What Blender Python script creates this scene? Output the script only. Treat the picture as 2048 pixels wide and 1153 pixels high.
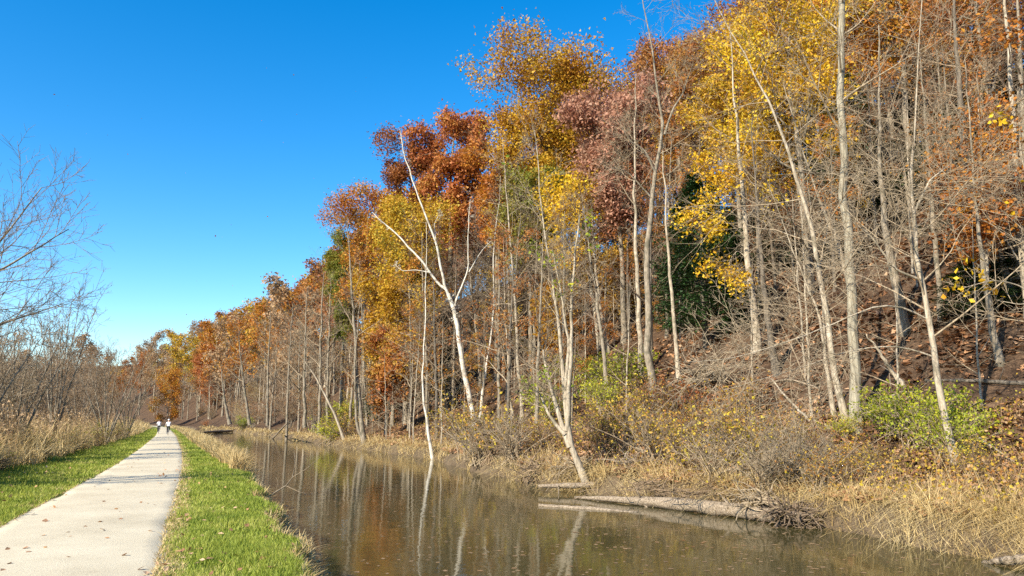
import bpy, math, random
import numpy as np
from mathutils import Vector

for o in list(bpy.data.objects):
    bpy.data.objects.remove(o, do_unlink=True)
SC = bpy.context.scene
COL = SC.collection
PI = math.pi

# ------------------------------------------------------------------ camera, sky, sun, exposure
F_PX, CX, CY = 1547.0, 1024.0, 576.5            # focal length and centre in photograph pixels
PITCH, YAW, EYE = math.radians(9.74), math.radians(24.0), 1.6
cam_data = bpy.data.cameras.new('camera')
cam = bpy.data.objects.new('camera', cam_data)
COL.objects.link(cam)
cam.location = (0, 0, EYE)
cam.rotation_euler = (PI / 2 + PITCH, 0, -YAW)
cam_data.sensor_width = 36.0
cam_data.lens = F_PX / 2048 * 36.0
cam_data.clip_start = 0.1
cam_data.clip_end = 6000
SC.camera = cam

SUN_EL = math.radians(32)
SHADOW_AZ = math.radians(68)                     # shadows run this far clockwise from +Y
SUN_AZ = SHADOW_AZ + PI
world = bpy.data.worlds.new('World')
SC.world = world
world.use_nodes = True
nt = world.node_tree
bg = nt.nodes['Background']
sky = nt.nodes.new('ShaderNodeTexSky')
sky.sky_type = 'NISHITA'
sky.sun_disc = False
sky.sun_elevation = SUN_EL
sky.sun_rotation = SUN_AZ
sky.altitude = 100
sky.air_density = 1.0
sky.dust_density = 0.25
sky.ozone_density = 2.5
hs = nt.nodes.new('ShaderNodeHueSaturation')
hs.inputs['Saturation'].default_value = 1.45
hs.inputs['Value'].default_value = 1.0
nt.links.new(sky.outputs[0], hs.inputs['Color'])
nt.links.new(hs.outputs[0], bg.inputs[0])
bg.inputs[1].default_value = 0.13

sun_data = bpy.data.lights.new('sun', 'SUN')
sun_data.energy = 5.0
sun_data.angle = math.radians(0.53)
sun_data.color = (1.0, 0.90, 0.74)
sun = bpy.data.objects.new('sun', sun_data)
COL.objects.link(sun)
sdir = Vector((math.sin(SHADOW_AZ) * math.cos(SUN_EL), math.cos(SHADOW_AZ) * math.cos(SUN_EL), -math.sin(SUN_EL)))
sun.rotation_euler = sdir.to_track_quat('-Z', 'Y').to_euler()
sun.location = (-20, -20, 40)

SC.view_settings.view_transform = 'Standard'
SC.view_settings.look = 'None'
SC.view_settings.exposure = 1.0
SC.view_settings.gamma = 1.0
SC.view_settings.use_curve_mapping = False
SC.render.engine = 'CYCLES'
SC.cycles.max_bounces = 6
SC.cycles.diffuse_bounces = 3
SC.cycles.glossy_bounces = 3
SC.cycles.transmission_bounces = 3
SC.cycles.caustics_reflective = False
SC.cycles.caustics_refractive = False
SC.cycles.use_denoising = False

# ------------------------------------------------------------------ small maths
CAM = np.array([0, 0, EYE])
FV = np.array([math.sin(YAW) * math.cos(PITCH), math.cos(YAW) * math.cos(PITCH), math.sin(PITCH)])
RV = np.array([math.cos(YAW), -math.sin(YAW), 0.0])
UV = np.cross(RV, FV)
FH = np.array([math.sin(YAW), math.cos(YAW), 0.0])


def ray(x, y):
    d = F_PX * FV + (x - CX) * RV - (y - CY) * UV
    return d / np.linalg.norm(d)


def project(P):
    v = np.asarray(P, float) - CAM
    w = v @ FV
    return CX + F_PX * (v @ RV) / w, CY - F_PX * (v @ UV) / w, w


def curve(y):
    return -(np.maximum(0, np.asarray(y, float) - 195) / 44) ** 2


_yy = np.arange(-60, 700, 0.5)
_pc = np.convolve(np.interp(np.arange(-70, 710.1, 0.5), [0, 8, 14.5, 24, 45, 93, 160, 250], [-1.35, -1.2, -1.05, -0.52, -0.05, 0.45, 0.3, 0.0]), np.ones(41) / 41, 'valid')[:len(_yy)]


def path_c(y):
    return np.interp(np.asarray(y, float), _yy, _pc)


def path_l(y):
    return path_c(y) - np.interp(y, [15, 93], [1.25, 1.08])


def path_r(y):
    return path_c(y) + np.interp(y, [15, 93], [1.25, 1.08])


def verge_l(y):
    return path_l(y) - np.interp(y, [10, 28, 93, 200], [3.0, 2.9, 2.1, 1.6])


def near_edge(y):
    y = np.asarray(y, float)
    return np.interp(y, [0, 10, 25, 80, 160, 200, 260], [1.55, 1.9, 2.85, 4.1, 4.3, 3.8, 2.6]) + 0.12 * np.sin(y * 1.3) + 0.08 * np.sin(y * 2.9 + 1)


def far_edge(y):
    y = np.asarray(y, float)
    return np.interp(y, [-20, 0, 8.5, 9.8, 11.6, 13.8, 15.5, 20, 23, 27, 35, 46, 57, 83, 150, 198, 250, 320], [12.4, 12.5, 12.65, 12.75, 13.1, 13.6, 12.95, 13.0, 12.5, 12.6, 13.3, 15.0, 14.9, 14.6, 14.0, 10.5, 9.0, 9.0]) + 0.1 * np.sin(y * 0.9) + 0.1 * np.sin(y * 2.1 + 2)


def sstep(t):
    t = np.clip(t, 0, 1)
    return t * t * (3 - 2 * t)


WATER_Z = -0.7


def height(x, y):
    x = np.asarray(x, float); y = np.asarray(y, float)
    r = x - curve(y)
    e, b = near_edge(y), far_edge(y)
    z = -0.12 * sstep((r - 1.6) / 2.0)
    z = z - 1.25 * sstep((r - (e - 0.45)) / 0.95)
    z = z + 1.3 * sstep((r - (b - 0.4)) / 0.9)
    u = np.maximum(0, r - b - 0.5)
    h = 0.1 * u + 0.54 * 1.4 * np.log1p(np.exp(np.minimum((u - 4.0) / 1.4, 60))) - 0.54 * 1.4 * math.log1p(math.exp(-4.0 / 1.4))
    cap = 33.0 + 0.025 * np.clip(y - 90, 0, 500)
    h = -3.0 * np.logaddexp(-h / 3.0, -cap / 3.0) + 3.0 * np.logaddexp(0, -cap / 3.0)
    k = sstep(u / 8)
    h = h + k * (0.5 * np.sin(y * 0.21 + r * 0.1) + 0.35 * np.sin(y * 0.47 - r * 0.3 + 1) + 0.2 * np.sin(r * 0.8 + y * 0.9))
    z = z + h
    z = z + 0.1 * sstep((-5.0 - r) / 4) * np.sin(x * 0.5 + y * 0.33)
    return z


def H1(x, y):
    return float(height(x, y))


def hit(px, py):
    """where the sight line through a pixel meets the terrain"""
    d = ray(px, py)
    t = np.concatenate([np.arange(4, 120, 0.1), np.arange(120, 900, 1.0)])
    P = CAM + t[:, None] * d
    below = P[:, 2] <= np.maximum(height(P[:, 0], P[:, 1]), WATER_Z if False else -9)
    i = int(np.argmax(below)) if below.any() else len(t) - 1
    return P[i]


def at_depth(px, py, D):
    d = ray(px, py)
    return CAM + d * (D / (d @ FH))


def at_r(px, py, r):
    """terrain point on the vertical plane of a sight line, r metres to the right of the towpath"""
    d = ray(px, py)
    h = np.array([d[0], d[1]]); h /= np.linalg.norm(h)
    lo, hi = 1.0, 900.0
    for _ in range(50):
        m = (lo + hi) / 2
        if m * h[0] - float(curve(m * h[1])) < r:
            lo = m
        else:
            hi = m
    return lo * h[0], lo * h[1], lo


# ------------------------------------------------------------------ mesh helpers
def mesh_np(name, V, quads=None, tris=None, mats=(), mat_idx=None, smooth=False):
    me = bpy.data.meshes.new(name)
    V = np.asarray(V, np.float32).reshape(-1, 3)
    loops, starts, tot = [], [], 0
    nq = 0 if quads is None else len(quads)
    ntr = 0 if tris is None else len(tris)
    if nq:
        loops.append(np.asarray(quads, np.int32).ravel()); starts.append(np.arange(nq) * 4); tot += nq * 4
    if ntr:
        loops.append(np.asarray(tris, np.int32).ravel()); starts.append(tot + np.arange(ntr) * 3)
    loops = np.concatenate(loops); starts = np.concatenate(starts)
    me.vertices.add(len(V)); me.vertices.foreach_set('co', V.ravel())
    me.loops.add(len(loops)); me.loops.foreach_set('vertex_index', loops.astype(np.int32))
    me.polygons.add(nq + ntr); me.polygons.foreach_set('loop_start', starts.astype(np.int32))
    for m in mats:
        me.materials.append(m)
    if mat_idx is not None:
        me.polygons.foreach_set('material_index', np.asarray(mat_idx, np.int32))
    me.polygons.foreach_set('use_smooth', np.full(nq + ntr, smooth))
    me.update(calc_edges=True)
    me.validate()
    return me


def nrm(a):
    return a / np.maximum(np.linalg.norm(a, axis=-1, keepdims=True), 1e-9)


def frames(P):
    T = nrm(np.gradient(P, axis=1))
    mean = nrm(T.mean(1))
    ref = np.where(np.abs(mean[:, 2:3]) < 0.8, np.array([[0, 0, 1.0]]), np.array([[1.0, 0, 0]]))[:, None, :]
    N = nrm(ref - (ref * T).sum(-1, keepdims=True) * T)
    return T, N, np.cross(T, N)


def tubes(P, R, k, cap=False):
    """P (B,m,3), R (B,m) -> verts, quads"""
    B, m, _ = P.shape
    _, N, Bn = frames(P)
    a = np.arange(k) * 2 * PI / k
    V = P[:, :, None, :] + R[:, :, None, None] * (np.cos(a)[None, None, :, None] * N[:, :, None, :] + np.sin(a)[None, None, :, None] * Bn[:, :, None, :])
    idx = np.arange(B * m * k).reshape(B, m, k)
    n = np.roll(idx, -1, axis=2)
    Q = np.stack([idx[:, :-1], n[:, :-1], n[:, 1:], idx[:, 1:]], -1).reshape(-1, 4)
    V = V.reshape(-1, 3)
    if cap:
        V2, Q2 = [V], [Q]
        base = len(V)
        for b in range(B):
            for end in (0, m - 1):
                ring = idx[b, end] if end else idx[b, end][::-1]
                V2.append(P[b, end][None])
                Q2.append(np.stack([ring, np.roll(ring, -1), np.full(k, base), np.full(k, base)], -1))
                base += 1
        V = np.concatenate(V2)
        capq = np.concatenate(Q2[1:])
        return V, Q, capq[:, :3]
    return V, Q


class Soup:
    """collects verts and faces for ONE mesh"""
    def __init__(s):
        s.V, s.Q, s.T, s.qi, s.ti, s.n = [], [], [], [], [], 0

    def add(s, V, Q=None, T=None, mi=0):
        if Q is not None and len(Q):
            s.Q.append(np.asarray(Q) + s.n); s.qi.append(np.full(len(Q), mi))
        if T is not None and len(T):
            s.T.append(np.asarray(T) + s.n); s.ti.append(np.full(len(T), mi))
        s.V.append(np.asarray(V).reshape(-1, 3)); s.n += len(s.V[-1])

    def tube(s, pts, rad, k=6, cap=True, mi=0):
        P = np.asarray(pts, float)[None]
        R = np.broadcast_to(np.asarray(rad, float), P.shape[:2])
        if cap:
            V, Q, T = tubes(P, R, k, True); s.add(V, Q, T, mi)
        else:
            V, Q = tubes(P, R, k); s.add(V, Q, None, mi)

    def box(s, lo, hi, mi=0):
        x0, y0, z0 = lo; x1, y1, z1 = hi
        V = [(x0, y0, z0), (x1, y0, z0), (x1, y1, z0), (x0, y1, z0), (x0, y0, z1), (x1, y0, z1), (x1, y1, z1), (x0, y1, z1)]
        s.add(V, [(0, 3, 2, 1), (4, 5, 6, 7), (0, 1, 5, 4), (1, 2, 6, 5), (2, 3, 7, 6), (3, 0, 4, 7)], None, mi)

    def mesh(s, name, mats, smooth=False):
        Q = np.concatenate(s.Q) if s.Q else None
        T = np.concatenate(s.T) if s.T else None
        mi = np.concatenate((s.qi if s.Q else []) + (s.ti if s.T else []))
        return mesh_np(name, np.concatenate(s.V), Q, T, mats, mi, smooth)


def obj(name, me, parent=None, loc=None, kind=None, label=None, cat=None, group=None):
    o = bpy.data.objects.new(name, me)
    COL.objects.link(o)
    if parent is not None:
        o.parent = parent
    if loc is not None:
        o.location = loc
    if kind: o['kind'] = kind
    if label: o['label'] = label
    if cat: o['category'] = cat
    if group: o['group'] = group
    return o


def thing(name, label, cat, loc=(0, 0, 0), rotz=0.0, scale=1.0, group=None):
    o = obj(name, None, None, loc, None, label, cat, group)
    o.empty_display_size = 0.3
    o.rotation_euler = (0, 0, rotz)
    o.scale = (scale,) * 3 if not isinstance(scale, tuple) else scale
    return o


def resample(pts, rad, m, rng=None, wob=0.0):
    pts = np.asarray(pts, float); rad = np.asarray(rad, float)
    s = np.concatenate([[0], np.cumsum(np.linalg.norm(np.diff(pts, axis=0), axis=1))])
    t = np.linspace(0, s[-1], m)
    P = np.stack([np.interp(t, s, pts[:, i]) for i in range(3)], -1)
    for _ in range(2):
        P[1:-1] = 0.25 * P[:-2] + 0.5 * P[1:-1] + 0.25 * P[2:]
    if wob and rng is not None:
        P[1:] += rng.normal(0, wob, (m - 1, 3)) * [1, 1, 0.2]
    return P, np.interp(t, s, rad)


def grow(rng, P, R, n, t0, t1, ang, length, m=6, up=0.3, wob=0.12, rr=0.55, rmin=0.006, taper=0.25, asd=0.2, grav=None):
    """n children on every parent polyline; length: scalar array-function of (parent index, t)"""
    B, M, _ = P.shape
    T, N, Bn = frames(P)
    pi_ = np.repeat(np.arange(B), n)
    K = B * n
    t = (np.tile(np.arange(n), B) + rng.random(K)) / n
    t = t0 + (t1 - t0) * t
    f = t * (M - 1); i = np.minimum(f.astype(int), M - 2); w = (f - i)[:, None]
    base = P[pi_, i] * (1 - w) + P[pi_, i + 1] * w
    pr = R[pi_, i] * (1 - w[:, 0]) + R[pi_, i + 1] * w[:, 0]
    phi = np.tile(np.arange(n) * 2.4, B) + rng.random(B)[pi_] * 6.28 + rng.normal(0, 0.5, K)
    a = ang + rng.normal(0, asd, K)
    perp = np.cos(phi)[:, None] * N[pi_, i] + np.sin(phi)[:, None] * Bn[pi_, i]
    d = np.cos(a)[:, None] * T[pi_, i] + np.sin(a)[:, None] * perp
    L = length(pi_, t, base) * rng.uniform(0.65, 1.25, K)
    pts = [base]
    for j in range(m - 1):
        d = nrm(d + np.array([0, 0, up]) / m + rng.normal(0, wob, (K, 3)))
        pts.append(pts[-1] + d * (L / (m - 1))[:, None])
    Pn = np.stack(pts, 1)
    r0 = np.maximum(np.minimum(pr * 0.8, rr * pr + 0.002), rmin)
    Rn = r0[:, None] * np.linspace(1, taper, m)[None]
    Rn = np.maximum(Rn, rmin * 0.6)
    return Pn, Rn, L


def leaf_quads(rng, pts, size, spread, flat=0.5):
    n = len(pts)
    c = pts + rng.normal(0, spread, (n, 3))
    nz = nrm(rng.normal(0, 1, (n, 3)) * (1 - flat) + np.array([0, 0, 1.0]) * flat)
    a = nrm(np.cross(nz, rng.normal(0, 1, (n, 3))))
    b = np.cross(nz, a)
    s = (size * rng.uniform(0.6, 1.35, n))[:, None]
    V = np.stack([c - a * s * 0.5, c + b * s * 0.36 + a * s * 0.05, c + a * s * 0.5 - nz * s * 0.12, c - b * s * 0.36 + a * s * 0.05], 1)
    return V.reshape(-1, 3), np.arange(n * 4).reshape(n, 4)


def leaf_tris(rng, pts, size, spread, flat=0.5):
    n = len(pts)
    c = pts + rng.normal(0, spread, (n, 3))
    nz = nrm(rng.normal(0, 1, (n, 3)) * (1 - flat) + np.array([0, 0, 1.0]) * flat)
    a = nrm(np.cross(nz, rng.normal(0, 1, (n, 3))))
    b = np.cross(nz, a)
    s = (size * rng.uniform(0.55, 1.4, n))[:, None]
    V = np.stack([c + a * s * 0.58, c - a * s * 0.42 + b * s * 0.4, c - a * s * 0.42 - b * s * 0.4], 1)
    return V.reshape(-1, 3), np.arange(n * 3).reshape(n, 3)


# ------------------------------------------------------------------ materials
def new_mat(name):
    m = bpy.data.materials.new(name)
    m.use_nodes = True
    t = m.node_tree
    t.nodes.clear()
    out = t.nodes.new('ShaderNodeOutputMaterial')
    return m, t, out


def N(t, kind, **kw):
    n = t.nodes.new(kind)
    for k, v in kw.items():
        if k in ('noise_dimensions', 'operation', 'blend_type', 'data_type', 'interpolation'):
            setattr(n, k, v)
        else:
            n.inputs[k].default_value = v
    return n


def ramp(t, fac, stops):
    r = t.nodes.new('ShaderNodeValToRGB')
    el = r.color_ramp.elements
    while len(el) < len(stops):
        el.new(0.5)
    for e, (p, c) in zip(el, stops):
        e.position = p; e.color = (*c, 1)
    t.links.new(fac, r.inputs[0])
    return r.outputs[0]


def even(cols):
    return [(i / max(1, len(cols) - 1), c) for i, c in enumerate(cols)]


def leaf_mat(name, cols, trans=0.35, vary=0.35, scale=0.35, gloss=0.25):
    """leaf colours vary leaf by leaf, spray by spray and tree by tree"""
    m, t, out = new_mat(name)
    L = t.links.new
    geo = t.nodes.new('ShaderNodeNewGeometry')
    oi = t.nodes.new('ShaderNodeObjectInfo')
    tc = t.nodes.new('ShaderNodeTexCoord')
    nz = N(t, 'ShaderNodeTexNoise', Scale=scale, Detail=2.0)
    L(tc.outputs['Object'], nz.inputs['Vector'])
    mx = N(t, 'ShaderNodeMath', operation='MULTIPLY_ADD'); mx.inputs[1].default_value = 2.6; mx.inputs[2].default_value = -0.8
    L(nz.outputs['Fac'], mx.inputs[0])
    m1 = N(t, 'ShaderNodeMix'); m1.inputs[0].default_value = 0.5
    L(mx.outputs[0], m1.inputs[2]); L(geo.outputs['Random Per Island'], m1.inputs[3])
    ad = N(t, 'ShaderNodeMath', operation='MULTIPLY_ADD'); ad.inputs[1].default_value = vary; 
    L(oi.outputs['Random'], ad.inputs[0])
    sb = N(t, 'ShaderNodeMath', operation='SUBTRACT'); sb.inputs[1].default_value = vary * 0.5
    L(m1.outputs[0], ad.inputs[2]); L(ad.outputs[0], sb.inputs[0])
    col = ramp(t, sb.outputs[0], even(cols))
    p = N(t, 'ShaderNodeBsdfPrincipled', Roughness=0.55)
    p.inputs['Specular IOR Level'].default_value = gloss
    tr = t.nodes.new('ShaderNodeBsdfTranslucent')
    L(col, p.inputs['Base Color']); L(col, tr.inputs['Color'])
    ms = t.nodes.new('ShaderNodeMixShader'); ms.inputs[0].default_value = trans
    L(p.outputs[0], ms.inputs[1]); L(tr.outputs[0], ms.inputs[2]); L(ms.outputs[0], out.inputs[0])
    return m


def bark_mat(name, cols, patch=None, scale=5.0, bump=0.5, vert=0.22):
    m, t, out = new_mat(name)
    L = t.links.new
    tc = t.nodes.new('ShaderNodeTexCoord')
    mp = t.nodes.new('ShaderNodeMapping'); mp.inputs['Scale'].default_value = (1, 1, vert)
    L(tc.outputs['Object'], mp.inputs[0])
    nz = N(t, 'ShaderNodeTexNoise', Scale=scale * 3, Detail=5.0, Roughness=0.7)
    L(mp.outputs[0], nz.inputs['Vector'])
    col = ramp(t, nz.outputs['Fac'], [(0.3, cols[0]), (0.5, cols[1]), (0.7, cols[-1])])
    if patch:
        n2 = N(t, 'ShaderNodeTexNoise', Scale=2.2, Detail=3.0)
        L(tc.outputs['Object'], n2.inputs['Vector'])
        f = ramp(t, n2.outputs['Fac'], [(0.52, (0, 0, 0)), (0.62, (1, 1, 1))])
        mc = N(t, 'ShaderNodeMix', data_type='RGBA')
        mc.inputs[7].default_value = (*patch, 1)
        L(f, mc.inputs[0]); L(col, mc.inputs[6])
        col = mc.outputs[2]
    p = N(t, 'ShaderNodeBsdfPrincipled', Roughness=0.85)
    p.inputs['Specular IOR Level'].default_value = 0.2
    L(col, p.inputs['Base Color'])
    bp = N(t, 'ShaderNodeBump', Strength=bump, Distance=0.03)
    L(nz.outputs['Fac'], bp.inputs['Height']); L(bp.outputs[0], p.inputs['Normal'])
    L(p.outputs[0], out.inputs[0])
    return m


def ground_mat(name, cols, scale=1.5, fine=25, bump=0.4, dist=0.05):
    m, t, out = new_mat(name)
    L = t.links.new
    tc = t.nodes.new('ShaderNodeTexCoord')
    n1 = N(t, 'ShaderNodeTexNoise', Scale=scale, Detail=6.0, Roughness=0.65)
    n2 = N(t, 'ShaderNodeTexNoise', Scale=fine, Detail=4.0, Roughness=0.7)
    L(tc.outputs['Object'], n1.inputs['Vector']); L(tc.outputs['Object'], n2.inputs['Vector'])
    mx = N(t, 'ShaderNodeMix'); mx.inputs[0].default_value = 0.55
    L(n1.outputs['Fac'], mx.inputs[2]); L(n2.outputs['Fac'], mx.inputs[3])
    col = ramp(t, mx.outputs[0], [(0.32 + 0.36 * i / (len(cols) - 1), c) for i, c in enumerate(cols)])
    p = N(t, 'ShaderNodeBsdfPrincipled', Roughness=0.95)
    p.inputs['Specular IOR Level'].default_value = 0.1
    L(col, p.inputs['Base Color'])
    bp = N(t, 'ShaderNodeBump', Strength=bump, Distance=dist)
    L(n2.outputs['Fac'], bp.inputs['Height']); L(bp.outputs[0], p.inputs['Normal'])
    L(p.outputs[0], out.inputs[0])
    return m


def flat_mat(name, c, rough=0.6, spec=0.3, metal=0.0, vary=0.12):
    m, t, out = new_mat(name)
    tc = t.nodes.new('ShaderNodeTexCoord')
    nz = N(t, 'ShaderNodeTexNoise', Scale=14.0, Detail=3.0)
    t.links.new(tc.outputs['Object'], nz.inputs['Vector'])
    a = tuple(x * (1 - vary) for x in c); b = tuple(min(1, x * (1 + vary)) for x in c)
    col = ramp(t, nz.outputs['Fac'], [(0.3, a), (0.7, b)])
    p = N(t, 'ShaderNodeBsdfPrincipled', Roughness=rough, Metallic=metal)
    p.inputs['Specular IOR Level'].default_value = spec
    t.links.new(col, p.inputs['Base Color']); t.links.new(p.outputs[0], out.inputs[0])
    return m


M = {}
M['gold'] = leaf_mat('gold_leaves', [(0.27, 0.095, 0.015), (0.46, 0.24, 0.022), (0.58, 0.37, 0.03), (0.38, 0.34, 0.05)])
M['orange'] = leaf_mat('orange_leaves', [(0.24, 0.065, 0.014), (0.40, 0.135, 0.02), (0.52, 0.23, 0.028), (0.48, 0.35, 0.045)])
M['rust'] = leaf_mat('rust_leaves', [(0.17, 0.06, 0.022), (0.29, 0.10, 0.027), (0.40, 0.17, 0.037), (0.44, 0.28, 0.06)])
M['red'] = leaf_mat('red_leaves', [(0.28, 0.08, 0.03), (0.40, 0.125, 0.038), (0.50, 0.21, 0.055), (0.50, 0.32, 0.06)])
M['purple'] = leaf_mat('russet_leaves', [(0.25, 0.11, 0.07), (0.36, 0.165, 0.105), (0.43, 0.22, 0.14), (0.46, 0.28, 0.18)])
M['yellow'] = leaf_mat('yellow_leaves', [(0.46, 0.20, 0.014), (0.64, 0.38, 0.02), (0.72, 0.49, 0.024), (0.66, 0.53, 0.04)])
M['olive'] = leaf_mat('olive_leaves', [(0.30, 0.13, 0.02), (0.26, 0.19, 0.025), (0.22, 0.22, 0.03), (0.15, 0.20, 0.03)])
M['lime'] = leaf_mat('lime_leaves', [(0.12, 0.18, 0.02), (0.30, 0.34, 0.026), (0.50, 0.47, 0.032), (0.58, 0.48, 0.04)])
M['brush'] = leaf_mat('brush_leaves', [(0.34, 0.12, 0.03), (0.42, 0.22, 0.05), (0.58, 0.44, 0.04), (0.32, 0.32, 0.045)])
M['hemlock'] = leaf_mat('hemlock_needles', [(0.015, 0.036, 0.011), (0.035, 0.078, 0.020), (0.07, 0.125, 0.032)], trans=0.12)
M['tan'] = leaf_mat('tan_leaves', [(0.22, 0.14, 0.08), (0.36, 0.24, 0.13), (0.45, 0.30, 0.16), (0.36, 0.18, 0.07)])
M['litter_leaf'] = leaf_mat('fallen_leaf_colours', [(0.05, 0.025, 0.014), (0.20, 0.095, 0.045), (0.46, 0.25, 0.12), (0.66, 0.46, 0.28)], trans=0.1, scale=0.5)
M['grass'] = leaf_mat('lawn_blades', [(0.12, 0.175, 0.022), (0.23, 0.29, 0.036), (0.35, 0.385, 0.06), (0.52, 0.45, 0.17)], trans=0.3, vary=0, scale=0.9)
M['straw'] = leaf_mat('straw_blades', [(0.30, 0.19, 0.075), (0.50, 0.36, 0.15), (0.64, 0.49, 0.235), (0.72, 0.58, 0.32)], trans=0.25, vary=0, scale=0.8)
M['weed'] = leaf_mat('weed_stems', [(0.14, 0.085, 0.045), (0.27, 0.17, 0.085), (0.40, 0.27, 0.14), (0.54, 0.40, 0.22)], trans=0.15, vary=0, scale=0.5)
M['bark_grey'] = bark_mat('grey_bark', [(0.11, 0.09, 0.065), (0.24, 0.20, 0.145), (0.37, 0.315, 0.235)], patch=(0.13, 0.115, 0.08), bump=0.8)
M['bark_pale'] = bark_mat('pale_bark', [(0.15, 0.12, 0.085), (0.37, 0.31, 0.225), (0.53, 0.46, 0.35)], patch=(0.21, 0.18, 0.125), bump=0.8)
M['bark_white'] = bark_mat('white_bark', [(0.36, 0.33, 0.265), (0.58, 0.54, 0.45), (0.70, 0.66, 0.57)], patch=(0.34, 0.30, 0.235), bump=0.2)
M['bark_dark'] = bark_mat('dark_bark', [(0.05, 0.04, 0.03), (0.12, 0.10, 0.075), (0.22, 0.185, 0.14)])
M['bark_ridged'] = bark_mat('ridged_bark', [(0.10, 0.085, 0.06), (0.27, 0.24, 0.175), (0.42, 0.38, 0.28)], scale=6, bump=1.0, vert=0.08)
M['twig'] = bark_mat('pale_twigs', [(0.14, 0.105, 0.066), (0.29, 0.225, 0.145), (0.46, 0.37, 0.25)], bump=0.0)
M['twig_brown'] = bark_mat('brown_twigs', [(0.13, 0.088, 0.052), (0.23, 0.162, 0.10), (0.34, 0.25, 0.16)], bump=0.0)
M['twig_dark'] = bark_mat('shade_dark_twigs', [(0.07, 0.05, 0.033), (0.14, 0.10, 0.066), (0.24, 0.18, 0.12)], bump=0.0)  # brown twigs darkened in colour to stand in for shade within the wood
M['drift'] = bark_mat('weathered_wood', [(0.06, 0.046, 0.030), (0.25, 0.195, 0.135), (0.46, 0.38, 0.28)], scale=7, bump=1.0, vert=1.0)
M['litter'] = ground_mat('leaf_litter', [(0.022, 0.015, 0.010), (0.055, 0.034, 0.021), (0.11, 0.069, 0.041), (0.22, 0.145, 0.09)], scale=1.2, fine=18)
M['soil'] = ground_mat('lawn_soil', [(0.10, 0.10, 0.03), (0.18, 0.20, 0.045), (0.32, 0.27, 0.11)], scale=1.5)
M['meadow'] = ground_mat('meadow_soil', [(0.07, 0.05, 0.03), (0.14, 0.10, 0.055), (0.22, 0.16, 0.08)], scale=0.8)
M['mud'] = ground_mat('bank_mud', [(0.05, 0.038, 0.025), (0.11, 0.08, 0.05), (0.20, 0.15, 0.09)], scale=2)
M['gravel'] = ground_mat('limestone_gravel', [(0.37, 0.315, 0.215), (0.53, 0.46, 0.32), (0.615, 0.54, 0.385), (0.69, 0.61, 0.445)], scale=0.6, fine=60, bump=0.5, dist=0.015)

# water: muddy, still, with a slight ripple
m, t, out = new_mat('canal_water')
tc = t.nodes.new('ShaderNodeTexCoord')
mp = t.nodes.new('ShaderNodeMapping'); mp.inputs['Scale'].default_value = (1, 0.8, 1)
t.links.new(tc.outputs['Object'], mp.inputs[0])
nz = N(t, 'ShaderNodeTexNoise', Scale=1.6, Detail=3.0, Roughness=0.55)
t.links.new(mp.outputs[0], nz.inputs['Vector'])
bp = N(t, 'ShaderNodeBump', Strength=0.06, Distance=0.1)
t.links.new(nz.outputs['Fac'], bp.inputs['Height'])
p = N(t, 'ShaderNodeBsdfPrincipled', Roughness=0.06, IOR=1.33)
p.inputs['Base Color'].default_value = (0.056, 0.048, 0.018, 1)
p.inputs['Specular IOR Level'].default_value = 0.5
t.links.new(bp.outputs[0], p.inputs['Normal'])
t.links.new(p.outputs[0], out.inputs[0])
M['water'] = m

# ------------------------------------------------------------------ terrain, path, water
rr = np.unique(np.concatenate([[-1500, -700, -350, -200, -120, -80, -55, -40, -30], np.arange(-24, -5, 1.0), np.arange(-5, 5.6, 0.22),
                               np.arange(5.6, 11.6, 1.0), np.arange(11.6, 17.5, 0.25), np.arange(17.5, 32, 0.5), np.arange(32, 70, 1.2), [72, 80, 95, 120, 180, 300, 600, 1500]]))
yy = np.unique(np.concatenate([[-60, -45, -30, -20, -12, -6], np.arange(0, 60, 0.6), np.arange(60, 200, 2.5), np.arange(200, 460, 8), [480, 520, 580, 660, 760, 900, 1100, 1400, 2000, 3000]]))
Rg, Yg = np.meshgrid(rr, yy)
Xg = Rg + curve(Yg)
Zg = height(Xg, Yg)
nr, ny = len(rr), len(yy)
idx = np.arange(nr * ny).reshape(ny, nr)
Q = np.stack([idx[:-1, :-1], idx[:-1, 1:], idx[1:, 1:], idx[1:, :-1]], -1).reshape(-1, 4)
rc = ((Rg[:-1, :-1] + Rg[1:, 1:]) / 2).ravel(); yc = ((Yg[:-1, :-1] + Yg[1:, 1:]) / 2).ravel()
mi = np.where(rc < verge_l(yc), 2, np.where(rc < near_edge(yc) - 0.5, 1, np.where(rc < far_edge(yc) + 0.5, 3, 0)))
me = mesh_np('ground', np.stack([Xg, Yg, Zg], -1), Q, None, [M['litter'], M['soil'], M['meadow'], M['mud']], mi, True)
obj('ground', me, kind='structure', label='ground from the meadow across the verges to the leaf covered hillside')

rng = np.random.default_rng(7)
yy = np.concatenate([np.arange(-8, 45, 0.16), np.arange(45, 160, 1.0), np.arange(160, 620, 5)])
cols = np.array([0.0, 0.02, 0.12, 0.3, 0.5, 0.7, 0.88, 0.98, 1.0])


def wig(y, s):
    r2 = np.random.default_rng(s)
    return 0.05 * np.sin(y * 0.9 + s) + 0.04 * np.sin(y * 2.3 + s * 2) + r2.normal(0, 0.022, len(y))


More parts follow.
